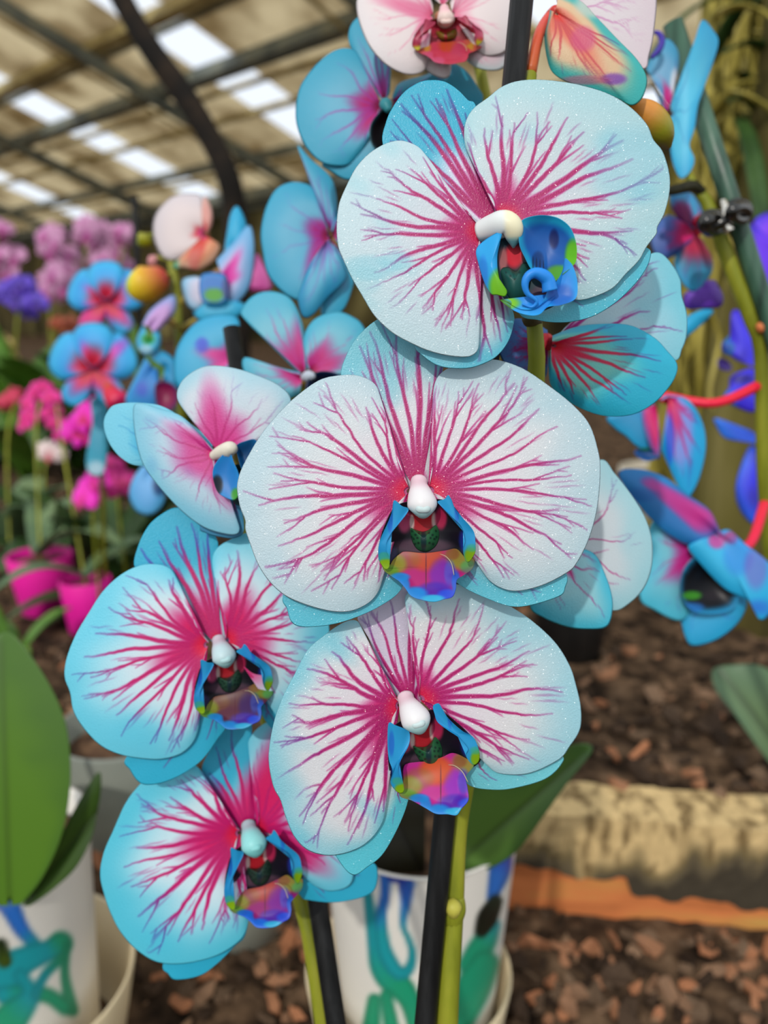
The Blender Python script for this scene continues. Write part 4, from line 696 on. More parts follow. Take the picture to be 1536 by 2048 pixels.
tube('side_shoot', path3('1404,384,.346 1385,372,.344 1345,381,.342 1325,381,.342'), [.0022, .0026, .0022, .0016], noise_mat('shoot_dark', [(26, 24, 14), (60, 58, 30)], 60, .5), plant4, 10, 20)
stake('plant_stake', (1345, 45, .332), (1552, 680, .352), .0043, M_STAKEG, 'dark green stake with an angled cut top, held to the olive stem by a clip')
clip = empty('stake_clip', tuple(pix(1450, 470, .336)), 'black spring clip fastening the olive stem to the dark green stake', 'clip')
def ring(name, c, r, t, par, mat, tilt=0):
    th = np.linspace(0, 2*math.pi, 25); C = np.array([list(pix(c[0] + r*math.cos(a), c[1] + r*.85*math.sin(a), c[2] + .006*math.sin(a*1 + tilt))) for a in th])
    return tube(name, C, [t], mat, par, 10, 40)
for (x, y, r) in ((1424, 446, 17), (1476, 424, 17)):
    ring('jaw', (x, y, .334), r, .0030, clip, M_CLIP); ring('jaw', (x + 2, y + 3, .328), r*.92, .0026, clip, M_CLIP, 1)
M_METAL, nt, b = newmat('spring_metal'); b.inputs['Base Color'].default_value = (.8, .76, .68, 1); b.inputs['Metallic'].default_value = 1; b.inputs['Roughness'].default_value = .25
tube('spring', path3('1446,402,.331 1452,420,.328 1448,440,.328 1458,462,.329'), [.0014, .0018, .0016, .0022], M_METAL, clip, 10, 20)
tube('hinge_bar', path3('1408,462,.330 1440,446,.327 1470,428,.327 1490,414,.330'), [.0016, .0022, .0022, .0014], M_CLIP, clip, 10, 20)
R_ = dict(q=.55, wv=2, body=(70, 180, 226), edge=(30, 170, 220), vein=(200, 20, 120), vtip=(50, 70, 200), flush=(216, 24, 110), core=(220, 20, 70), nv=6, br=.5, vw=3.6, vk=.7, rf=.3, fine=.5)
f = F((1340, 225), .325, st4, plant=plant4, label='upright folded cyan flower beside the cut stake top')
organ(f, 'petal', (1338, 216), '1292,136 1305,107 1324,81 1340,79 1356,100 1358,129 1350,170 1343,200 1331,222 1300,165', 111, **{**R_, 'body': (110, 170, 206), 'edge': (50, 150, 190), 'rf': .25, 'nv': 4, 'vk': .3, 'z0': -6, 'blob': [(1350, 170, 10, 34, (226, 226, 230), .8), (1336, 200, 10, 26, (206, 30, 140), .8), (1312, 190, 16, 30, (40, 110, 180), .6)]})
organ(f, 'petal', (1346, 228), '1340,210 1363,149 1389,81 1405,39 1427,61 1437,84 1427,123 1405,184 1396,212 1389,258 1379,291 1389,318 1382,342 1363,358 1350,339 1342,307 1342,274 1335,245', 112, **{**R_, 'fk': 0, 'nv': 5, 'vein': (30, 130, 190), 'vtip': (30, 150, 200), 'vk': .4, 'h': 10, 'body': (90, 200, 234), 'edge': (24, 160, 214), 'bend': lambda X, R, S: 20*np.sin((X[..., 0] - 1340)/26.0) + 14*sm(180, 60, X[..., 1])})
blobmesh(f, 'tendril', [(1303, 116, 30), (1318, 100, 34), (1324, 82, 36), (1318, 68, 34), (1308, 64, 30)], [4, 6, 6, 5, 3], lambda x, y: np.broadcast_to(np.array((60, 40, 160.)), (len(x), 3)), n=30)
f = F((1394, 462), .37, st4, plant=plant4, label='dark magenta flower with red stalk behind the clip', stalk=((230, 24, 50), (230, 24, 50)), rad=.003)
organ(f, 'petal', (1390, 462), '1385,455 1340,430 1310,450 1300,480 1320,520 1370,500 1388,475', 113, **{**R_, 'body': (70, 90, 170), 'edge': (60, 110, 180), 'rf': .7})
organ(f, 'petal', (1392, 455), '1380,460 1350,430 1340,390 1377,384 1401,406 1407,424 1400,455', 114, **{**R_, 'body': (60, 160, 206), 'rf': .2, 'edge': (50, 140, 196), 'blob': [(1362, 430, 22, 30, (130, 20, 90), .9)]})
organ(f, 'sepal', (1392, 465), '1380,475 1350,515 1352,545 1372,575 1395,582 1423,545 1424,515 1405,480', 115, **{**R_, 'body': (60, 140, 180), 'rf': .75, 'flush': (196, 30, 70), 'nv': 8, 'vk': .4, 'h': 14})
organ(f, 'sepal', (1396, 560), '1366,592 1369,616 1400,618 1440,614 1446,590 1430,560', 116, **{**R_, 'body': (110, 60, 190), 'edge': (90, 50, 170), 'fk': 0, 'nv': 0, 'z0': -10})
organ(f, 'petal', (1350, 650), '1360,640 1400,620 1426,619 1422,632 1377,672 1340,700', 117, **{**R_, 'body': (40, 180, 230), 'fk': 0, 'nv': 0, 'z0': -10})
f = F((1338, 800), .36, st4, plant=plant4, label='drooping blue and pink flower on a long red stalk', stalk=((236, 30, 60), (236, 26, 70)), rad=.0026, mid=tuple(pix(1430, 806, .363)))
organ(f, 'petal', (1300, 815), '1310,805 1260,815 1213,835 1230,858 1251,873 1275,895 1300,900 1310,850', 118, **{**R_, 'body': (50, 150, 200), 'fk': 0, 'nv': 0, 'z0': -12})
organ(f, 'lip', (1290, 905), '1268,905 1285,896 1310,900 1315,915 1290,922', 119, M_LIP, True, q=.6, fk=0, nv=0, body=(20, 70, 130), edge=(20, 90, 160), bend=bz(0, 10), blob=[(1290, 897, 12, 5, (60, 150, 60), .9)])
organ(f, 'petal', (1312, 808), '1311,804 1318,850 1320,900 1314,919 1290,873 1279,824', 120, **{**R_, 'body': (200, 120, 200), 'rf': .8, 'nv': 3})
organ(f, 'petal', (1338, 795), '1318,800 1335,790 1377,800 1405,845 1412,894 1401,950 1384,988 1370,995 1352,964 1322,900', 121, **{**R_, 'rf': .42, 'body': (130, 150, 226), 'edge': (24, 170, 226), 'e0': .55, 'e1': .8, 'ek': 1, 'nv': 7, 'vw': 5, 'h': 16, 'blob': [(1340, 880, 9, 50, (40, 90, 226), .8)]})
f = F((1440, 1080), .345, st4, plant=plant4, label='wide blue flower with black throat above the mulch', mid=tuple(pix(1495, 1092, .362)), stalk=((236, 40, 60), (230, 30, 90)), rad=.0026)
organ(f, 'sepal', (1420, 1190), '1360,1236 1370,1275 1387,1293 1436,1279 1478,1244 1494,1201 1470,1160 1380,1170', 122, **{**R_, 'fk': 0, 'nv': 4, 'vk': .4, 'vein': (60, 90, 220), 'z0': -8, 'body': (60, 180, 230)})
organ(f, 'petal', (1395, 1100), '1380,1080 1330,1055 1304,1044 1290,1110 1279,1194 1307,1220 1362,1242 1390,1200 1400,1150', 123, **{**R_, 'rf': .62, 'flush': (206, 40, 140), 'body': (120, 196, 214), 'edge': (60, 190, 220)})
organ(f, 'lip', (1416, 1170), '1366,1140 1400,1110 1450,1130 1476,1175 1470,1215 1430,1228 1385,1222 1362,1190', 124, M_LIP, True, q=.7, fk=0, nv=0, body=(8, 10, 18), edge=(30, 140, 190), e0=.7, e1=1., ek=1, bend=bz(6, 26), blob=[(1384, 1191, 20, 9, (60, 150, 30), .9), (1430, 1190, 24, 12, (30, 20, 30), .8), (1385, 1215, 24, 10, (30, 110, 190), .8)])
organ(f, 'petal', (1436, 1070), '1420,1090 1366,1086 1297,1034 1237,950 1279,938 1331,955 1377,990 1419,1020 1438,1056', 125, **{**R_, 'rf': .0, 'fk': 0, 'nv': 0, 'h': 26, 'z0': 26, 'body': (44, 120, 190), 'edge': (30, 130, 200), 'blob': [(1296 + 9*i, 962 + 6.5*i, 16 + 1.2*i, 10 + 1.2*i, (216, 40, 140), .45) for i in range(14)] + [(1280, 990, 40, 14, (30, 90, 170), .5)]})
organ(f, 'petal', (1432, 1068), '1436,1062 1460,1060 1489,1086 1545,1135 1552,1200 1534,1235 1517,1238 1499,1203 1450,1178 1401,1128 1376,1092 1410,1078', 126, **{**R_, 'fk': 0, 'nv': 0, 'h': 24, 'z0': 34, 'body': (60, 190, 236), 'edge': (24, 170, 226), 'bcol': (50, 60, 210), 'blotch': .8, 'blob': [(1434, 1080, 18, 18, (226, 60, 150), .8), (1462, 1075, 14, 14, (214, 40, 110), .7), (1476, 1112, 30, 40, (50, 110, 226), .4), (1512, 1136, 24, 44, (170, 60, 180), .4)]})
# violet orchid just inside the right edge
st5 = path3('1590,1500,.60 1590,1100,.56 1588,900,.54 1586,700,.53 1580,480,.52'); b5 = np.array([st5[0][0] + .02, st5[0][1] + .06, .092]); st5 = np.vstack([[b5], st5])
plant5 = empty('orchid_plant', tuple(b5), 'deep violet-blue orchid spike behind the olive stem', 'orchid')
tube('stem', st5, [.003], M_STEM, plant5, 8, 30)
V_ = dict(q=.45, wv=2, body=(70, 60, 236), edge=(60, 40, 214), bcol=(40, 20, 130), blotch=.8, fk=0, nv=0, h=20)
f = F((1545, 520), .50, st5, plant=plant5); organ(f, 'petal', (1552, 510), '1540,470 1509,450 1489,453 1496,500 1510,560 1536,590 1570,580 1580,540', 131, **{**V_, 'body': (110, 50, 240)}); organ(f, 'petal', (1548, 500), '1500,470 1510,438 1540,424 1580,440 1590,500', 132, **{**V_, 'body': (130, 60, 240), 'z0': -8})
f = F((1520, 730), .50, st5, plant=plant5); organ(f, 'petal', (1515, 735), '1470,720 1457,702 1460,668 1463,625 1479,622 1506,655 1530,700', 133, **V_); organ(f, 'petal', (1515, 742), '1500,735 1462,752 1458,775 1446,796 1467,812 1511,824 1530,780', 134, **{**V_, 'blob': [(1460, 800, 16, 20, (40, 120, 230), .8), (1486, 758, 26, 10, (30, 16, 120), .8)]})
organ(f, 'sepal', (1500, 700), '1462,668 1443,688 1446,706 1470,716', 135, **{**V_, 'body': (40, 170, 230), 'edge': (40, 170, 230), 'z0': -6}); organ(f, 'lip', (1450, 727), '1434,722 1445,716 1462,728 1462,742 1440,738', 136, M_LIP, True, q=.5, fk=0, nv=0, body=(50, 24, 110), edge=(40, 20, 100), bend=bz(10, 4))
f = F((1545, 950), .50, st5, plant=plant5); organ(f, 'petal', (1545, 890), '1500,860 1432,836 1432,852 1450,876 1490,884 1540,890 1560,850', 137, **{**V_, 'body': (40, 90, 220), 'edge': (40, 130, 236)}); organ(f, 'petal', (1545, 960), '1520,900 1500,892 1482,930 1471,975 1478,1016 1506,1050 1545,1058 1580,1000 1560,900', 138, **{**V_, 'body': (50, 50, 230), 'edge': (40, 120, 240), 'e0': .5})
# ------------------------------------------------------------------ hazy orchids on the left
def simple_plant(base, label, stem, r=.002, cat='orchid', group=None):
    e_ = empty('orchid_plant', tuple(base), label, cat, group); tube('stem', stem, [r], M_STEM, e_, 8, 24); return e_
s6 = path3('368,1250,.62 366,1000,.56 364,800,.48 357,660,.46 350,560,.46 330,470,.46'); b6 = np.array([s6[0][0], s6[0][1] + .05, .092]); s6 = np.vstack([[b6], s6])
plant6 = simple_plant(b6, 'hazy orchid with a white flower turned away and yellow buds, by the cut stake end', s6, .0026)
H_ = dict(q=.4, wv=2, body=(70, 180, 220), edge=(40, 168, 214), flush=(226, 60, 170), core=(220, 60, 150), fk=1, rf=.4, nv=0, blotch=.2)
f = F((407, 468), .43, s6, plant=plant6, label='white flower seen from behind with peach sepals')
organ(f, 'petal', (406, 466), '404,440 405,400 395,388 360,388 336,399 312,427 305,459 312,492 330,518 361,518 395,485', 141, **{**H_, 'body': (226, 212, 212), 'edge': (214, 206, 212), 'rf': .2, 'flush': (220, 60, 70)})
organ(f, 'sepal', (408, 464), '402,436 405,398 414,394 424,420 425,446 418,462', 142, **{**H_, 'body': (226, 160, 150), 'edge': (222, 190, 180), 'rf': .3, 'flush': (206, 40, 50), 'z0': 6})
organ(f, 'sepal', (408, 470), '420,476 440,492 430,518 412,534 392,542 364,536 352,540 345,530 372,510', 143, **{**H_, 'body': (226, 150, 110), 'edge': (214, 190, 170), 'rf': .5, 'flush': (214, 70, 60), 'z0': 8, 'blob': [(346, 532, 12, 18, (60, 170, 130), .9), (388, 522, 12, 22, (206, 90, 90), .6)]})
f = F((455, 540), .40, s6, plant=plant6, label='hazy pale blue and pink flower with green lip')
organ(f, 'sepal', (462, 505), '448,500 454,462 461,427 474,411 488,432 494,458 486,500', 144, **{**H_, 'fk': 0, 'z0': -10, 'body': (40, 176, 220)})
organ(f, 'sepal', (480, 560), '500,540 510,510 520,512 545,576 505,586', 145, **{**H_, 'body': (206, 80, 160), 'edge': (206, 110, 170), 'fk': 0, 'z0': -14})
organ(f, 'petal', (448, 560), '433,520 460,490 496,450 508,480 506,543 492,586 461,612 448,590', 146, **{**H_, 'body': (190, 190, 230), 'edge': (90, 176, 224), 'rf': .5, 'e0': .4})
organ(f, 'petal', (425, 570), '405,556 388,552 364,560 366,590 376,614 394,622 420,600', 147, **{**H_, 'body': (210, 206, 226), 'edge': (110, 190, 226), 'fk': 0})
organ(f, 'sepal', (435, 600), '400,600 386,620 396,640 440,646 480,632 492,610 470,600', 148, **{**H_, 'fk': 0, 'body': (60, 180, 220)})
organ(f, 'lip', (427, 580), '399,560 408,547 440,546 455,556 456,590 444,606 410,606 400,590', 149, M_LIP, True, q=.6, fk=0, nv=0, body=(20, 110, 190), edge=(30, 130, 200), bend=bz(26, 0), blob=[(428, 590, 20, 14, (60, 150, 20), 1), (452, 575, 8, 24, (10, 40, 110), .8)])
f = F((458, 712), .345, s6, plant=plant6, label='round hazy blue flower behind the cut stake end')
organ(f, 'petal', (462, 715), '470,690 480,650 467,631 424,631 386,649 356,690 347,731 352,770 380,790 430,780 460,740', 150, **{**H_, 'rf': .42, 'flush': (226, 70, 160), 'blob': [(404, 690, 14, 16, (60, 70, 210), .8)]})
f = F((318, 640), .44, s6, plant=plant6, label='small pale flower with green lip'); organ(f, 'petal', (300, 655), '284,648 300,620 330,596 350,590 352,620 330,650 310,670', 151, **{**H_, 'body': (206, 160, 220), 'edge': (110, 170, 226), 'fk': 0})
organ(f, 'petal', (300, 680), '285,650 272,680 276,700 295,712 318,700 322,670 310,655', 152, **{**H_, 'fk': 0, 'blob': [(296, 678, 14, 12, (40, 150, 60), 1), (290, 700, 16, 10, (180, 214, 230), .8)]})
f = F((318, 770), .44, s6, plant=plant6, label='small blue flower with dark crimson throat'); organ(f, 'petal', (305, 735), '290,715 262,770 250,800 262,820 300,830 320,800 318,740', 153, **{**H_, 'fk': 0, 'body': (40, 130, 206), 'blob': [(284, 778, 12, 16, (60, 80, 200), .7)]})
organ(f, 'petal', (330, 735), '300,715 320,700 350,720 360,760 350,790 325,760', 154, **{**H_, 'fk': 0, 'body': (40, 150, 200), 'z0': -8}); organ(f, 'lip', (332, 790), '310,770 330,762 352,775 356,805 335,825 314,812', 155, M_LIP, True, q=.6, fk=0, nv=0, body=(130, 14, 70), edge=(60, 20, 90), bend=bz(10, 12))
bud(plant6, path3('254,562,.45 264,566,.45 284,569,.45 306,562,.45 326,552,.45 334,548,.45'), [.001, .007, .0105, .009, .006, .002], [(120, 190, 40), (226, 200, 40), (222, 170, 40), (206, 120, 60), (206, 60, 70)], label='yellow bud with red base')
bud(plant6, path3('276,490,.46 284,484,.46 292,476,.46 298,468,.46'), [.001, .004, .0046, .001], [(110, 120, 20), (150, 150, 20), (120, 120, 30)])
bud(plant6, path3('296,524,.46 304,522,.46 314,512,.46'), [.001, .0036, .001], [(214, 140, 150), (206, 150, 150)])
tube('bud_stalk', path3('334,548,.455 345,556,.46'), [.0015], M_STEM, plant6, 6, 6); tube('bud_stalk', path3('298,470,.46 325,466,.46'), [.001], M_STEM, plant6, 6, 6); tube('bud_stalk', path3('314,514,.46 340,520,.46'), [.001], M_STEM, plant6, 6, 6)
stake('plant_stake', (269, 392, .9), (283, 700, .98), .004, M_STAKE, 'thin far stake standing behind the yellow buds')
s7 = path3('214,1180,1.0 206,1000,.84 200,820,.66 205,700,.64 215,600,.64'); b7 = np.array([s7[0][0], s7[0][1] + .08, .092]); s7 = np.vstack([[b7], s7])
plant7 = simple_plant(b7, 'hazy orchid with two blue-hooded flowers, magenta star centres turned away', s7, .003)
H7 = {**H_, 'q': .4, 'body': (50, 160, 230), 'edge': (60, 190, 236), 'fk': 0}
star = lambda cx, cy, r, c, rot: [(cx + .55*r*math.cos(a + rot), cy + .55*r*math.sin(a + rot), r*.42, r*.42, c, .95) for a in np.linspace(0, 6.283, 5, endpoint=False)]
def backflower(f, cx, cy, R, seed, k=1.0):
    for i, (a, w) in enumerate(((-1.57, 1.0), (-2.7, 1.15), (-.45, 1.15), (2.2, .62), (.95, .62))):
        d = np.array([math.cos(a), math.sin(a)]); n_ = np.array([-d[1], d[0]]); c = np.array([cx, cy])
        O = [c + n_*6*k, c + d*R*.5 + n_*R*w*.5, c + d*R*.95 + n_*R*w*.4, c + d*R*1.08, c + d*R*.95 - n_*R*w*.4, c + d*R*.5 - n_*R*w*.5, c - n_*6*k]
        organ(f, 'petal' if i in (1, 2) else 'sepal', tuple(c), np.array(O), seed + i, **{**H7, 'fk': 1, 'rf': .95 if i > 2 else .5, 'flush': (226, 50, 130) if i > 2 else (216, 60, 190), 'core': (206, 26, 60), 'rc': .5, 'z0': -8 if i in (1, 2) else 0, 'h': 30 if i < 3 else 10})
f = F((212, 598), .60, s7, plant=plant7, label='upper blue-hooded flower'); backflower(f, 212, 600, 74, 160)
f = F((185, 735), .58, s7, plant=plant7, label='lower blue-hooded flower'); backflower(f, 186, 735, 84, 170)
tube('bud', path3('215,770,.575 225,790,.57 238,805,.57 244,815,.57'), [.003, .007, .0085, .001], M_STEMC, plant7, 10, 16, [(190, 110, 60), (206, 30, 60), (206, 20, 110)])
f = F((196, 870), .62, s7, plant=plant7, label='drooping cyan bud-like flower'); organ(f, 'sepal', (196, 790), '180,800 184,850 172,920 180,950 205,950 216,900 214,840 222,800', 181, **{**H7, 'body': (60, 160, 190), 'edge': (60, 170, 196), 'blob': [(192, 938, 20, 16, (190, 220, 236), .9)]})
f = F((295, 960), .5, s6, plant=plant6, label='low pale blue flower'); organ(f, 'petal', (300, 940), '285,930 264,960 258,995 275,1025 305,1030 330,1000 320,950', 182, **{**H7, 'body': (110, 180, 236), 'edge': (70, 170, 220), 'blob': [(318, 970, 14, 22, (14, 50, 100), .8)]})
# ------------------------------------------------------------------ far pink orchids, pots and foliage
def mini_mesh(name, cols, seed, k=1.0):
    r = np.random.default_rng(seed); V, Q, C = [], [], []; off = 0
    for i, (a, w, l, z) in enumerate(((1.57, .5, 1.0, -.05), (3.3, .5, 1.0, -.05), (-.16, .5, 1., -.05), (.35, .95, 1.0, .06), (2.79, .95, 1.0, .06), (-1.57, .42, .6, .2))):
        n = 9; t = np.linspace(0, 1, n); ww = w*np.sin(np.pi*np.clip(t*.93 + .04, 0, 1))**.6*.55
        d = np.array([math.cos(a), math.sin(a)]); nn = np.array([-d[1], d[0]]); col = cols[2] if i == 5 else cols[0]
        for u in np.linspace(-1, 1, 7):
            p = d[None]*t[:, None]*l + nn[None]*(u*ww)[:, None]; zz = z + .25*t - .35*t*t - .12*u*u + r.normal(0, .01, n)
            V.append(np.column_stack([p, zz])); C.append(lerp(np.broadcast_to(np.array(col, float), (n, 3)), np.array(cols[1], float), 1 - sm(.05, .45, t)))
        Q.append(grid_q(7, n, False, off)); off += 7*n
    return mesh_np(name, np.vstack(V)*k, np.vstack(Q), np.vstack(C))
rnd2 = random.Random(4)
def spray(pxs, D, size, cols, label, base_px, group=None, pot_=None, leaves=3, hang=False, zb=.092, lc=None):
    """potted mini orchid: stem, several small flowers, strap leaves"""
    P = [pix(x, y, D + rnd2.uniform(-.03, .03)*D) for x, y in pxs]; gb = ground(base_px[0], base_px[1], zb) if not hang else pix(base_px[0], base_px[1], D)
    root = Vector((gb.x, gb.y, gb.z + (pot_[1] if pot_ else 0))); pl = empty('orchid_plant', tuple(root), label, 'orchid', group)
    top = sorted(P, key=lambda p: p.z)[-1]; midp = root + (top - root)*.5 + Vector((0, .0, .05*D))
    path = [list(root - Vector((0, 0, .01))), list(midp), list(top + Vector((0, .02, .0)))]; tube('stem', path, [.0016*D], M_STEM, pl, 6, 14)
    mm = [mini_mesh('flower', cols, s_) for s_ in range(3)]
    for p in P:
        o_ = obj('flower', mm[rnd2.randrange(3)], M_PETAL, pl, p - root); s_ = size*rnd2.uniform(.85, 1.15)
        o_.scale = (s_,)*3; o_.rotation_euler = (1.35 + rnd2.uniform(-.4, .4), rnd2.uniform(-.4, .4), rnd2.uniform(-.7, .7))
    for i in range(leaves):
        a = rnd2.uniform(0, 6.28); L = rnd2.uniform(.09, .15)*max(1, D*.9)
        strap(pl, root, a, L, L*.26, lc or M_LEAFD)
    return pl, gb
def strap(par, root, a, L, w, mat, lift=None):
    lift = rnd2.uniform(.5, 1.0) if lift is None else lift; n = 10; V = []; d = Vector((math.cos(a), math.sin(a), 0)); nn = Vector((-d.y, d.x, 0))
    for i in range(n):
        t = i/(n - 1); c = d*L*t + Vector((0, 0, L*(lift*t*1.2 - .75*t*t))); ww = w*max(.02, math.sin(math.pi*min(.99, .12 + .86*t)))**.7*.5
        for u in (-1, -.5, 0, .5, 1): V.append(list(c + nn*ww*u + Vector((0, 0, abs(u)*ww*.35))))
    me = mesh_np('leaf', np.array(V), grid_q(n, 5)); o_ = obj('leaf', me, mat, par); sd_ = o_.modifiers.new('thick', 'SOLIDIFY'); sd_.thickness = .0015; return o_
PK = ((232, 40, 150), (206, 20, 90), (240, 60, 180)); 
_, g1 = spray([(52, 812), (46, 852), (70, 790), (84, 778), (58, 838)], 1.15, .018, PK, 'pink mini orchid spray rising from the big hot-pink pot', (92, 1222), pot_=(.05, .078), lc=M_LEAFG)
pot('flower_pot', (g1.x, g1.y, g1.z), cup(.030, .042, .080), M_PINKP, 'hot-pink plastic pot, the larger one, standing on the mulch', group='hot-pink pots', soil=(.037, .068))
_, g2 = spray([(104, 826), (110, 848), (118, 872), (100, 800), (124, 858)], 1.1, .017, PK, 'pink mini orchid spray leaning from the smaller hot-pink pot', (180, 1262), pot_=(.05, .07), lc=M_LEAFG)
pot('flower_pot', (g2.x, g2.y, g2.z), cup(.024, .031, .07), M_PINKP, 'smaller hot-pink pot tucked beside the large one', group='hot-pink pots', soil=(.026, .058))
spray([(168, 845), (160, 872), (172, 824)], .82, .021, ((236, 30, 190), (206, 30, 90), (240, 40, 200)), 'bright magenta mini orchid behind the drooping cyan flower', (205, 1270), leaves=2)
spray([(176, 985), (165, 1000), (190, 962)], .86, .022, ((244, 40, 200), (226, 40, 150), (240, 60, 160)), 'low magenta mini orchid, largest pink bloom, above the pink pots', (200, 1230), leaves=2)
spray([(232, 955), (222, 935), (246, 972)], .92, .020, ((196, 30, 130), (170, 20, 90), (206, 40, 140)), 'darker magenta mini orchid beside the low magenta bloom', (262, 1230), leaves=3)
spray([(98, 912), (88, 905), (108, 906)], 1.25, .022, ((236, 216, 214), (226, 150, 160), (226, 120, 130)), 'pale heart-shaped blush orchid among dark leaves', (96, 1120), leaves=3)
spray([(16, 800), (8, 812), (28, 790)], 1.3, .018, ((206, 50, 90), (196, 30, 70), (214, 60, 90)), 'crimson mini orchid at the edge behind the pink sprays', (20, 1150), leaves=3)
PL = ((200, 142, 182), (184, 84, 156), (206, 100, 168))
for k, (cx, cy, D) in enumerate(((110, 520, 2.3), (185, 500, 2.5), (240, 520, 2.7), (5, 510, 2.4))):
    P_ = [(cx + rnd2.uniform(-24, 24), cy + rnd2.uniform(-58, 70)) for _ in range(14)]
    spray(P_, D, .042, PL, ('lilac-pink orchid cascade, fullest one, behind the blue-hooded flowers', 'lilac-pink orchid cascade next to the fullest one', 'lilac-pink orchid cascade beside the thin far stake', 'lilac-pink orchid cascade above the violet cluster')[k], (cx, 880), leaves=5, lc=M_LEAF)
P_ = [(rnd2.uniform(-10, 78), rnd2.uniform(556, 630)) for _ in range(16)]
spray(P_, 2.0, .034, ((96, 66, 200), (60, 40, 130), (120, 80, 214)), 'violet orchid cluster under the lilac cascades', (36, 930), leaves=5)
spray([(120, 650), (130, 660), (110, 645), (140, 652)], 2.2, .03, ((170, 80, 50), (150, 60, 30), (190, 100, 60)), 'rust-orange orchid low behind the blue-hooded flowers', (120, 900), leaves=6, lc=M_LEAF)
spray([(6, 690), (12, 716), (4, 730)], 2.0, .03, ((206, 180, 110), (196, 150, 80), (214, 190, 120)), 'cream-yellow orchid at the edge below the violet cluster', (8, 930), leaves=6, lc=M_LEAF)
# leafy plants without flowers between the rows
def clump(px, py, n, L, mat, label, zb=.092):
    g_ = ground(px, py, zb); e_ = empty('leafy_plant', (g_.x, g_.y, zb), label, 'plant', 'flowerless leafy plants')
    for i in range(n): strap(e_, None, rnd2.uniform(0, 6.28), L*rnd2.uniform(.7, 1.2), L*.3, mat, rnd2.uniform(.8, 1.6))
for px, py, n, L, m, lb in ((30, 1110, 7, .17, M_LEAFG, 'grey-green strap leaves above the larger pink pot'), (130, 1120, 6, .16, M_LEAFD, 'dark strap leaves above the pink pots'), (235, 1180, 7, .16, M_LEAFD, 'dark strap leaves beside the cyan dorsal sepal'), (60, 960, 9, .30, M_LEAF, 'mid-green strap leaves under the violet cluster'), (160, 940, 9, .32, M_LEAF, 'mid-green strap leaves under the rust-orange orchid'),
                             (280, 980, 9, .3, M_LEAFD, 'dark strap leaves behind the pale blue flower'), (330, 900, 8, .35, M_LEAF, 'green strap leaves behind the yellow buds'), (30, 1330, 4, .07, M_LEAF, 'low pale leaves just behind the broad green leaf')):
    clump(px, py, n, L, m, lb)
# right edge: grey-green leaf, pale pot, grey pots
gl = ground(1600, 1560, .092); pg = empty('leafy_plant', (gl.x, gl.y, .092), 'single grey-green leaf leaning in over the mulch from the right', 'plant', 'flowerless leafy plants')
leaf(pg, .62, (1590, 1540), '1600,1560 1570,1560 1520,1500 1470,1430 1432,1380 1425,1340 1460,1330 1530,1335 1600,1400 1640,1500', (104, 130, 92), (84, 116, 84), (1500, 1420), seed=9)
gp = ground(1300, 1085, .092); pot('flower_pot', (gp.x, gp.y, .092), cup(.05, .062, .135), M_WHITE, 'pale empty pot on the mulch behind the drooping blue flower', soil=(.056, .12))
gp = ground(262, 1640, .092); pot('flower_pot', (gp.x - .0, gp.y, .085), cup(.035, .05, .09), M_GREY, 'grey translucent pot partly behind the left front flower', soil=(.044, .07))
gp = ground(440, 1945, .0); pot('flower_pot', (gp.x, gp.y + .05, .0), cup(.045, .058, .07), M_GREY, 'low grey pot on the mulch under the lowest flower', soil=(.05, .05))
gp = ground(1150, 1330, .092); pot('flower_pot', (gp.x, gp.y + .03, .092), cup(.035, .045, .08), noise_mat('pot_black', [(14, 12, 12), (30, 28, 26)], 10, .5), 'small black nursery pot behind the translucent flower', soil=(.04, .07))
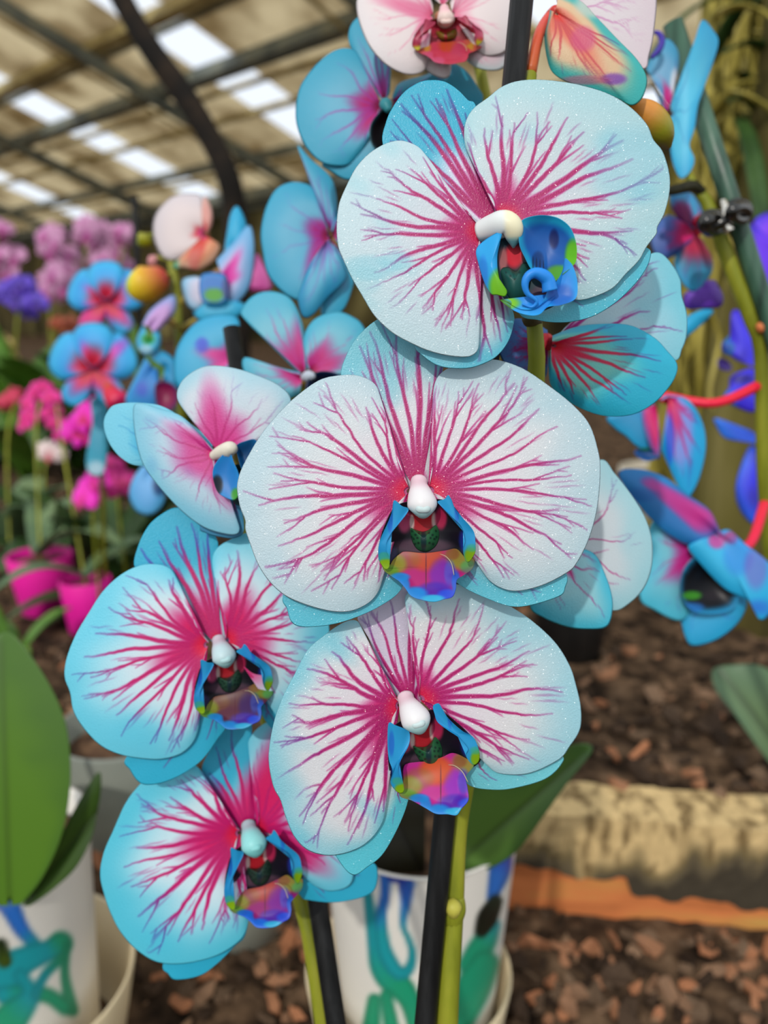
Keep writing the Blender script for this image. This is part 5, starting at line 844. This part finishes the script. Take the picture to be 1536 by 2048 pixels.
# ------------------------------------------------------------------ dark leaning branch and root-hung trunk
def rpath(s): return path3(s)
br_ = rpath('215,-60,1.7 250,10,1.7 300,95,1.7 368,190,1.7 428,290,1.7 458,360,1.7 470,430,1.72 474,560,1.75 476,760,1.8'); e = br_[-1].copy(); e[2] = .06; br_ = np.vstack([br_, [e]])
tag(tube('leaning_branch', br_, [.026, .025, .026, .027, .026, .026, .027, .029, .03, .034], noise_mat('branch_bark', [(8, 6, 4), (20, 14, 8), (44, 32, 20)], 14, .9, bump=.5), None, 14, 60), 'dark bare branch arching up in front of the glasshouse roof', 'branch')
g8 = ground(1480, 1290, .092); tr8 = empty('root_covered_trunk', (g8.x, g8.y, .092), 'tree trunk curtained with hanging olive aerial roots at the right side', 'tree')
d8 = 1.05
M_ROOT = noise_mat('aerial_root', [(84, 74, 22), (140, 128, 50), (170, 156, 74), (196, 184, 116)], 30, .7, (1, 1, .3), rnd=False)
M_TRUNK = noise_mat('trunk_bark', [(34, 30, 12), (74, 66, 28), (104, 96, 44), (130, 120, 70)], 9, .9, (1, 1, .25), bump=.7, dist=.01)
tube('trunk', [[g8.x + .12, g8.y + .12, .06], [g8.x + .10, g8.y + .12, .4], [g8.x + .13, g8.y + .14, .8], [g8.x + .12, g8.y + .14, 1.4]], [.13, .115, .11, .10], M_TRUNK, tr8, 20, 30)
RV, RF, off = [], [], 0; r3 = random.Random(8)
for k in range(230):
    x = r3.uniform(1372, 1640); D = r3.uniform(.92, 1.25); y0 = -80 if r3.random() < .6 else r3.uniform(-80, 500); y1 = r3.uniform(700, 1300)
    if x < 1420: y0 = max(y0, r3.uniform(150, 500))
    a = pix(x + r3.uniform(-15, 15), y0, D); b_ = pix(x + r3.uniform(-40, 40), y1, D); b_.z = max(b_.z, .1); b_.y = a.y + r3.uniform(-.03, .03)
    p_ = [list(a.lerp(b_, t) + Vector((r3.uniform(-.012, .012), r3.uniform(-.012, .012), 0))) for t in np.linspace(0, 1, 7)]
    V, F_ = tube_data(p_, [r3.uniform(.002, .0055)]*2, 6, 18); RV.append(V - np.array(tr8.location)); RF += [tuple(i + off for i in ff) for ff in F_]; off += len(V)
tag(obj('aerial_roots', mesh_np('aerial_roots', np.vstack(RV), RF), M_ROOT, tr8), kind='stuff')
# strap leaves of plants perched on the trunk
for k in range(26):
    x, y = r3.uniform(1380, 1640), r3.uniform(-60, 260); p = pix(x, y, r3.uniform(.86, 1.0))
    o_ = strap(tr8, None, r3.uniform(0, 6.28), r3.uniform(.08, .2), .022, (M_LEAFD, M_LEAFD, M_ROOT)[k % 3], r3.uniform(-.6, .6)); o_.location = p - Vector(tr8.location)
